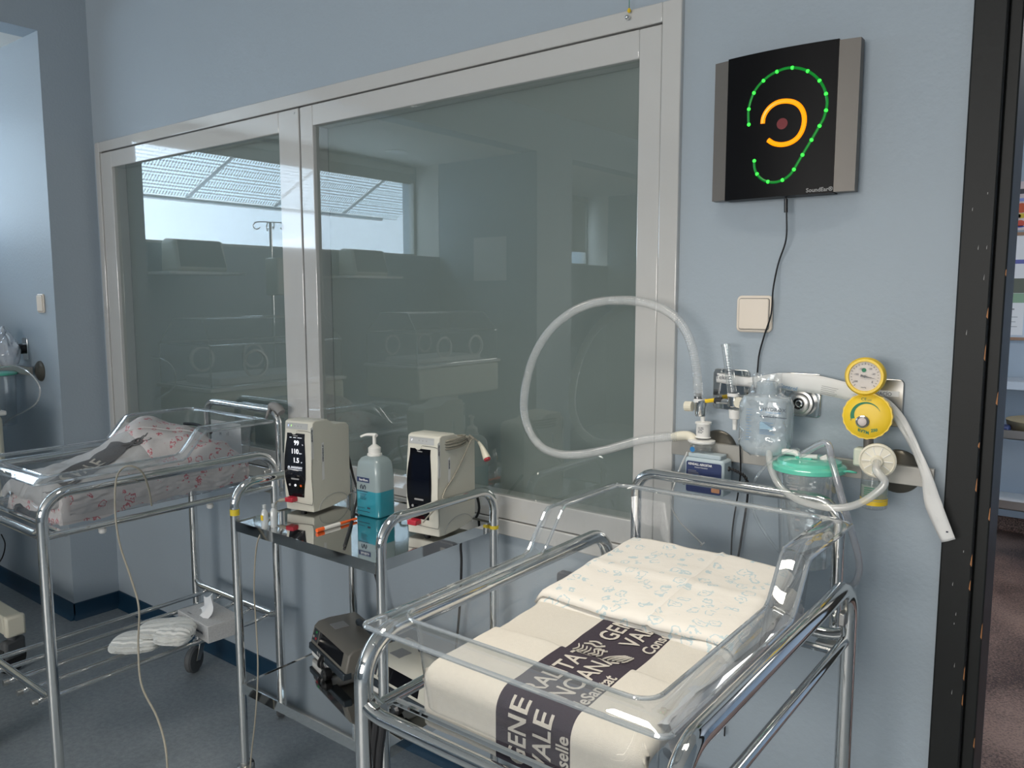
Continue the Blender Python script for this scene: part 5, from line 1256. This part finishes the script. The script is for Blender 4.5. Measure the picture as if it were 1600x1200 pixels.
# ================================================================== LEFT BAY
# caster base of the first incubator, seen at the left edge
def incubator(cx, cy, label, rot=0.0):
    t = thing('incubator', (cx, cy, 0), label, 'incubator'); T = Matrix.Translation((cx, cy, 0)) @ Matrix.Rotation(rot, 4, 'Z')
    for s in (-1, 1):
        obj('base_beam', MB().box((-.36, s*.32-.035, .165), (.54, s*.32+.035, .24), T=T), cream, t, bevel=.008)
        obj('beam_end', MB().box((.54, s*.32-.037, .16), (.575, s*.32+.037, .245), T=T), ivory, t, bevel=.01)
        for ex in (-.33, .525):
            p = T @ V((ex, s*.32, 0)); c = obj('caster', MB().cyl(p+V((0,0,.168)), p+V((0,0,.13)), .018), greyrub, t)
            obj('wheel_guard', MB().box((-.020, -.045, .06), (.020, .045, .14), T=Matrix.Translation(p)@Matrix.Rotation(.3,4,'Z')), greyrub, c, bevel=.012)
            obj('wheel', MB().lathe([(.02, -.013), (.058, -.013), (.060, 0), (.058, .013), (.02, .013)], p+V((0,-.01,.060)), (1,.3,0), n=24), rubber, c)
    obj('cross_beam', MB().box((-.06, -.32, .165), (.06, .32, .22), T=T), cream, t, bevel=.006)
    obj('column', MB().box((-.12, -.14, .22), (.12, .14, .78), T=T), cream, t, bevel=.02)
    obj('cabinet', MB().box((-.26, -.44, .78), (.26, .44, 1.0), T=T), cream, t, bevel=.02)
    obj('deck', MB().box((-.27, -.45, 1.0), (.27, .45, 1.02), T=T), whitepl, t, bevel=.006)
    obj('mattress', MB().box((-.17, -.33, 1.02), (.17, .33, 1.06), T=T), whitepl, t, bevel=.01)
    lv = [(1.02, .25, .43), (1.24, .25, .43), (1.375, .14, .40)]
    vs = []
    for z, a, b in lv: vs += [T @ V(p) for p in ((-a,-b,z),(a,-b,z),(a,b,z),(-a,b,z))]
    mb = MB(); mb.add(vs, [(i*4+j, i*4+(j+1) % 4, i*4+4+(j+1) % 4, i*4+4+j) for i in range(2) for j in range(4)]+[(8,9,10,11)])
    obj('hood', mb, acryl, t, angle=20)
    mb = MB()
    for i in range(3):
        for j in range(4): mb.tube([vs[i*4+j], vs[i*4+(j+1) % 4]], .005, 6)
        if i < 2:
            for j in range(4): mb.tube([vs[i*4+j], vs[i*4+4+j]], .004, 6)
    obj('hood_edges', mb, acryl_edge, t)
    for s in (-1, 1):
        for k in (-1, 1):
            c = T @ V((s*.252, k*.17, 1.135)); obj('porthole', MB().lathe([(.062, 0), (.075, .002), (.078, .012), (.066, .016), (.062, .006)], c, T.to_3x3() @ V((s,0,0)), n=28, caps=False), whitepl, t)
    return t
incubator(-3.97, .86, 'cream incubator whose beam and caster reach in at the left edge', 0.0)
incubator(-4.05, -.72, 'second incubator mirrored in the right window pane')
# light shelf with covered monitors and infusion pole
for i, y in enumerate((.78, -.62)):
    sh = obj('wall_shelf', MB().box((-4.85, y-.26, 1.628), (-4.52, y+.26, 1.645)), whitepl, loc=(-4.7, y, 1.63), bevel=.002)
    tag(sh, ('white wall shelf carrying a monitor in the left pane reflection', 'white wall shelf carrying a monitor in the right pane reflection')[i], 'shelf')
    mb = MB().prism([(-.10, 0), (.10, 0), (.105, .03), (.06, .195), (-.05, .205), (-.09, .19)], (-4.69, y-.17, 1.646), XU, ZU, (0, .34, 0))
    mo = thing('wall_monitor', (-4.69, y, 1.646), ('beige boxy monitor on the shelf in the left pane reflection', 'beige boxy monitor on the shelf in the right pane reflection')[i], 'monitor')
    obj('case', mb, cream, mo, bevel=.02, bseg=3)
    obj('screen', MB().add([(-4.5825, y-.155, 1.675), (-4.5825, y+.155, 1.675), (-4.629, y+.145, 1.838), (-4.629, y-.145, 1.838)], [(0,1,2,3)]), pm('grey_screen%d' % i, (.18,.19,.18), .3), mo, recalc=False)
for i, (x, y, h_) in enumerate(((-4.45, .38, 1.97), (-4.3, -2.45, 2.05))):
    iv = thing('infusion_stand', (x, y, 0), ('infusion stand with curled hooks against the bright window', 'infusion stand in the second window alcove')[i], 'stand')
    obj('pole', MB().cyl((x, y, .08), (x, y, h_), .010), chrome, iv)
    for k in range(4):
        a = pi/2*k+.4; d = V((math.cos(a), math.sin(a), 0)); c = V((x, y, h_))
        obj('hook', MB().tube(smooth_path([c, c+d*.07, c+d*.10+V((0,0,-.012)), c+d*.105+V((0,0,-.035)), c+d*.085+V((0,0,-.048)), c+d*.065+V((0,0,-.035))], 5), .0035, 8), chrome, iv)
    for k in range(5):
        a = 2*pi*k/5; obj('foot', MB().tube([(x, y, .10), (x+.26*math.cos(a), y+.26*math.sin(a), .05)], .011), steelb, iv)
        obj('wheel', MB().lathe([(.025, -.01), (.025, .01)], (x+.26*math.cos(a), y+.26*math.sin(a), .025), (-math.sin(a), math.cos(a), 0)), rubber, iv)
    obj('pump_box', MB().box((x+.012, y-.06, 1.50), (x+.14, y+.06, 1.74)), cream, iv, bevel=.01)
# suction set on the bright wall (left edge of the photo)
YL = 1.563
go = thing('gas_outlet', at(40, 545, Y=YL), 'chrome gas outlet on the bright wall at the left edge', 'gas outlet')
a = at(41, 545, Y=YL)
obj('plate', MB().prism(rrect(.055, .105, .008, 4, a.x, a.z), (0, YL-.006, 0), XU, ZU, (0, .006, 0)), chrome, go, bevel=.002)
obj('socket', MB().lathe([(.024, 0), (.024, .02), (.014, .024), (.012, .04)], (a.x-.015, YL-.006, a.z), (0,-1,0), n=24), black, go)
rl2 = thing('wall_rail', at(50, 585, Y=YL), 'short rail end with round grey flange at the left edge', 'rail')
a = at(60, 580, Y=YL-.01)
obj('flange', MB().lathe([(.048, 0), (.047, .005), (.038, .012), (.02, .016)], (a.x, YL, a.z), (0,-1,0), n=36), fd, rl2)
obj('bar', MB().box((BX, YL-.036, a.z-.020), (a.x-.03, YL-.022, a.z+.018)), rail_m, rl2)
sc2 = thing('suction_canister', at(5, 640, Y=YL-.1), 'cloudy suction canister with green lid at the left edge', 'canister')
c = at(0, 585, Y=YL-.10)
obj('jar', MB().lathe([(.050, -.24), (.056, -.235), (.064, -.01), (.066, 0)], (c.x, c.y, c.z), n=32, caps=False), clear('cloudy_jar', (.8,.85,.88), .07, .30, (.45,.50,.55), power=2.5), sc2, recalc=False)
obj('lid', MB().lathe([(.066, -.004), (.072, 0), (.072, .008), (.06, .014), (.03, .018)], (c.x, c.y, c.z), n=36), mint, sc2)
tp = [c+V((.0, -.02, .03)), at(22, 572, Y=YL-.11), at(45, 582, Y=YL-.11), at(62, 605, Y=YL-.10), at(58, 628, Y=YL-.10), at(40, 642, Y=YL-.10), at(15, 655, Y=YL-.10), at(-10, 680, Y=YL-.10)]
o = obj('suction_tube', MB().tube(smooth_path(tp, 8), .0035, 10), milkpl, loc=c); tag(o, 'thin clear tube looping beside the canister at the left edge', 'tube')
bgp = at(12, 545, Y=YL-.09)
def bagfn(u, v):
    th = 2*pi*u; z = -.06+.14*v; r = .075*(math.sin(pi*min(1, .25+v*.75)))**.6
    nzz = noise.noise(V((math.cos(th)*2.5, math.sin(th)*2.5, z*30)))*.012
    return bgp+V(((r+nzz)*math.cos(th)-.02, (r*.7+nzz)*math.sin(th), z+nzz-.02*math.cos(th)))
mb = MB(); mb.grid(bagfn, 40, 24); o = obj('plastic_bag', mb, clear('white_film', (.9,.9,.92), .10, .55, (.72,.74,.80), power=2, bump=25), loc=bgp); tag(o, 'crumpled translucent white bag over the outlet at the left edge', 'bag')
kk = [at(2, 835, Y=1.5), at(8, 850, Y=1.5), at(4, 870, Y=1.5), at(-6, 885, Y=1.5)]
o = obj('loose_cable', MB().tube(smooth_path(kk, 6), .003, 8), rubber, loc=kk[0]); tag(o, 'black cord loop under the left cot at the left edge', 'cord')

# ================================================================== CORRIDOR
YK = 5.858
def flatbox(name, p0, p1, m, parent=None, t=.01, Y=YK):
    a, b = at(*p0, Y=Y), at(*p1, Y=Y)
    return MB().box((min(a.x, b.x), Y-t, min(a.z, b.z)), (max(a.x, b.x), Y, max(a.z, b.z)))
nb = thing('notice_board', at(1590, 450, Y=YK), 'cork notice board with wooden edge on the corridor wall', 'notice board')
a, b = at(1552, 370, Y=YK), at(1552, 528, Y=YK)
obj('board', MB().box((-.80, YK-.012, 1.235), (.5, YK, 1.87)), posterb, nb)
obj('board_edge', MB().box((-.80, YK-.02, 1.862), (.5, YK, 1.882)).box((-.80, YK-.02, 1.218), (.5, YK, 1.236)), pm('pine_edge', (.32, .19, .12), .5), nb)
po = thing('poster', at(1590, 330, Y=YK), 'pinkish poster with round coloured drawings above the notice board', 'poster')
obj('sheet', MB().box((-.645, YK-.004, 1.895), (-.15, YK, 2.19)), posterm, po)
random.seed(5)
for k, (px, py, w_, h_, cc_) in enumerate(((1597, 299, .10, .03, (.05,.05,.06)), (1586, 313, .05, .05, (.4,.35,.3)), (1597, 312, .05, .02, (.25,.3,.6)), (1584, 326, .06, .04, (.45,.25,.2)), (1596, 325, .07, .06, (.55,.1,.04)), (1588, 338, .05, .03, (.5,.3,.3)), (1597, 337, .05, .03, (.6,.45,.05)), (1594, 349, .05, .04, (.55,.08,.05)), (1593, 354, .05, .012, (.1,.12,.4)))):
    p = at(px, py, Y=YK-.006); obj('drawing', MB().prism(disc(w_/2, 18, 0, 0, h_/2), p, XU, ZU, (0, .002, 0)), pm('poster_ink%d' % k, cc_, .6), po)
p2 = thing('poster', at(1585, 420, Y=YK), 'pale poster with blue heading and plant photograph on the board', 'poster')
obj('sheet', MB().box((-.70, YK-.016, 1.42), (-.485, YK-.013, 1.86)), paper, p2)
for k, (x0, x1, z0, z1, cc_) in enumerate(((-.66, -.53, 1.69, 1.715, (.12,.13,.35)), (-.66, -.60, 1.65, 1.67, (.12,.13,.35)), (-.60, -.52, 1.51, 1.60, (.12,.13,.10)), (-.61, -.52, 1.45, 1.508, (.25,.38,.25)), (-.67, -.62, 1.45, 1.60, (.40,.25,.15)), (-.66, -.53, 1.42, 1.44, (.45,.2,.1)))):
    obj('printed_area', MB().box((x0, YK-.0175, z0), (x1, YK-.016, z1)), pm('poster_area%d' % k, cc_, .6), p2)
p3 = thing('notice_sheet', at(1575, 500, Y=YK), 'white typed notice sheet at the bottom of the board', 'notice')
obj('sheet', MB().box((-.70, YK-.018, 1.25), (-.53, YK-.015, 1.44)), paper, p3)
obj('typed_lines', MB().box((-.66, YK-.019, 1.405), (-.58, YK-.018, 1.415)).box((-.66, YK-.019, 1.36), (-.56, YK-.018, 1.364)).box((-.66, YK-.019, 1.33), (-.57, YK-.018, 1.334)).box((-.66, YK-.019, 1.30), (-.56, YK-.018, 1.304)), greytxt, p3)
p4 = obj('framed_sheet', MB().box((-.47, YK-.016, 1.25), (-.1, YK-.013, 1.66)), posterb, loc=(-.3, YK, 1.4)); tag(p4, 'pale blue sheet beside the posters on the corridor board', 'notice')
o = obj('wall_shelf', MB().box((-.80, YK-.30, .935), (.6, YK, .985)), pm('pale_shelf', (.50, .55, .60), .4), loc=(-.1, YK-.1, .95), bevel=.003); tag(o, 'pale blue wall shelf under the corridor notice board', 'shelf')
tc_ = thing('corridor_trolley', (-.3, 5.35, 0), 'steel tray trolley below the shelf in the corridor', 'trolley')
for z in (.70, .30):
    obj('tray', MB().box((-.66, 5.15, z), (.2, 5.60, z+.004)).box((-.66, 5.15, z), (.2, 5.155, z+.05)).box((-.66, 5.15, z), (-.655, 5.60, z+.05)), steelb, tc_)
for x in (-.655, .2):
    for y in (5.15, 5.6): obj('leg', MB().cyl((x, y, .0), (x, y, .80), .012), chrome, tc_)
o = obj('paper_stack', MB().box((-.6, 5.2, .305), (-.2, 5.5, .325)), paper, loc=(-.4, 5.35, .31)); tag(o, 'sheets of paper on the lower corridor trolley tray', 'paper')
o = obj('sand_basin', MB().lathe([(.16, 0), (.20, .05), (.21, .085), (.19, .09)], (-.33, 5.37, .705), n=28), tan, loc=(-.33, 5.37, .71)); tag(o, 'sand coloured basin on the upper corridor trolley tray', 'basin')
o = obj('blue_pouch', MB().box((-.62, 5.18, .705), (-.50, 5.28, .765)), navy, loc=(-.56, 5.23, .71), bevel=.01); tag(o, 'dark blue pouch on the corridor trolley', 'pouch')
# ceiling lamp of the corridor
o = obj('ceiling_lamp', MB().box((-.3, 3.9, 2.765), (.9, 4.5, 2.80)), whitepl, loc=(.3, 4.2, 2.78)); tag(o, 'flat corridor ceiling lamp beyond the black door frame', 'lamp')
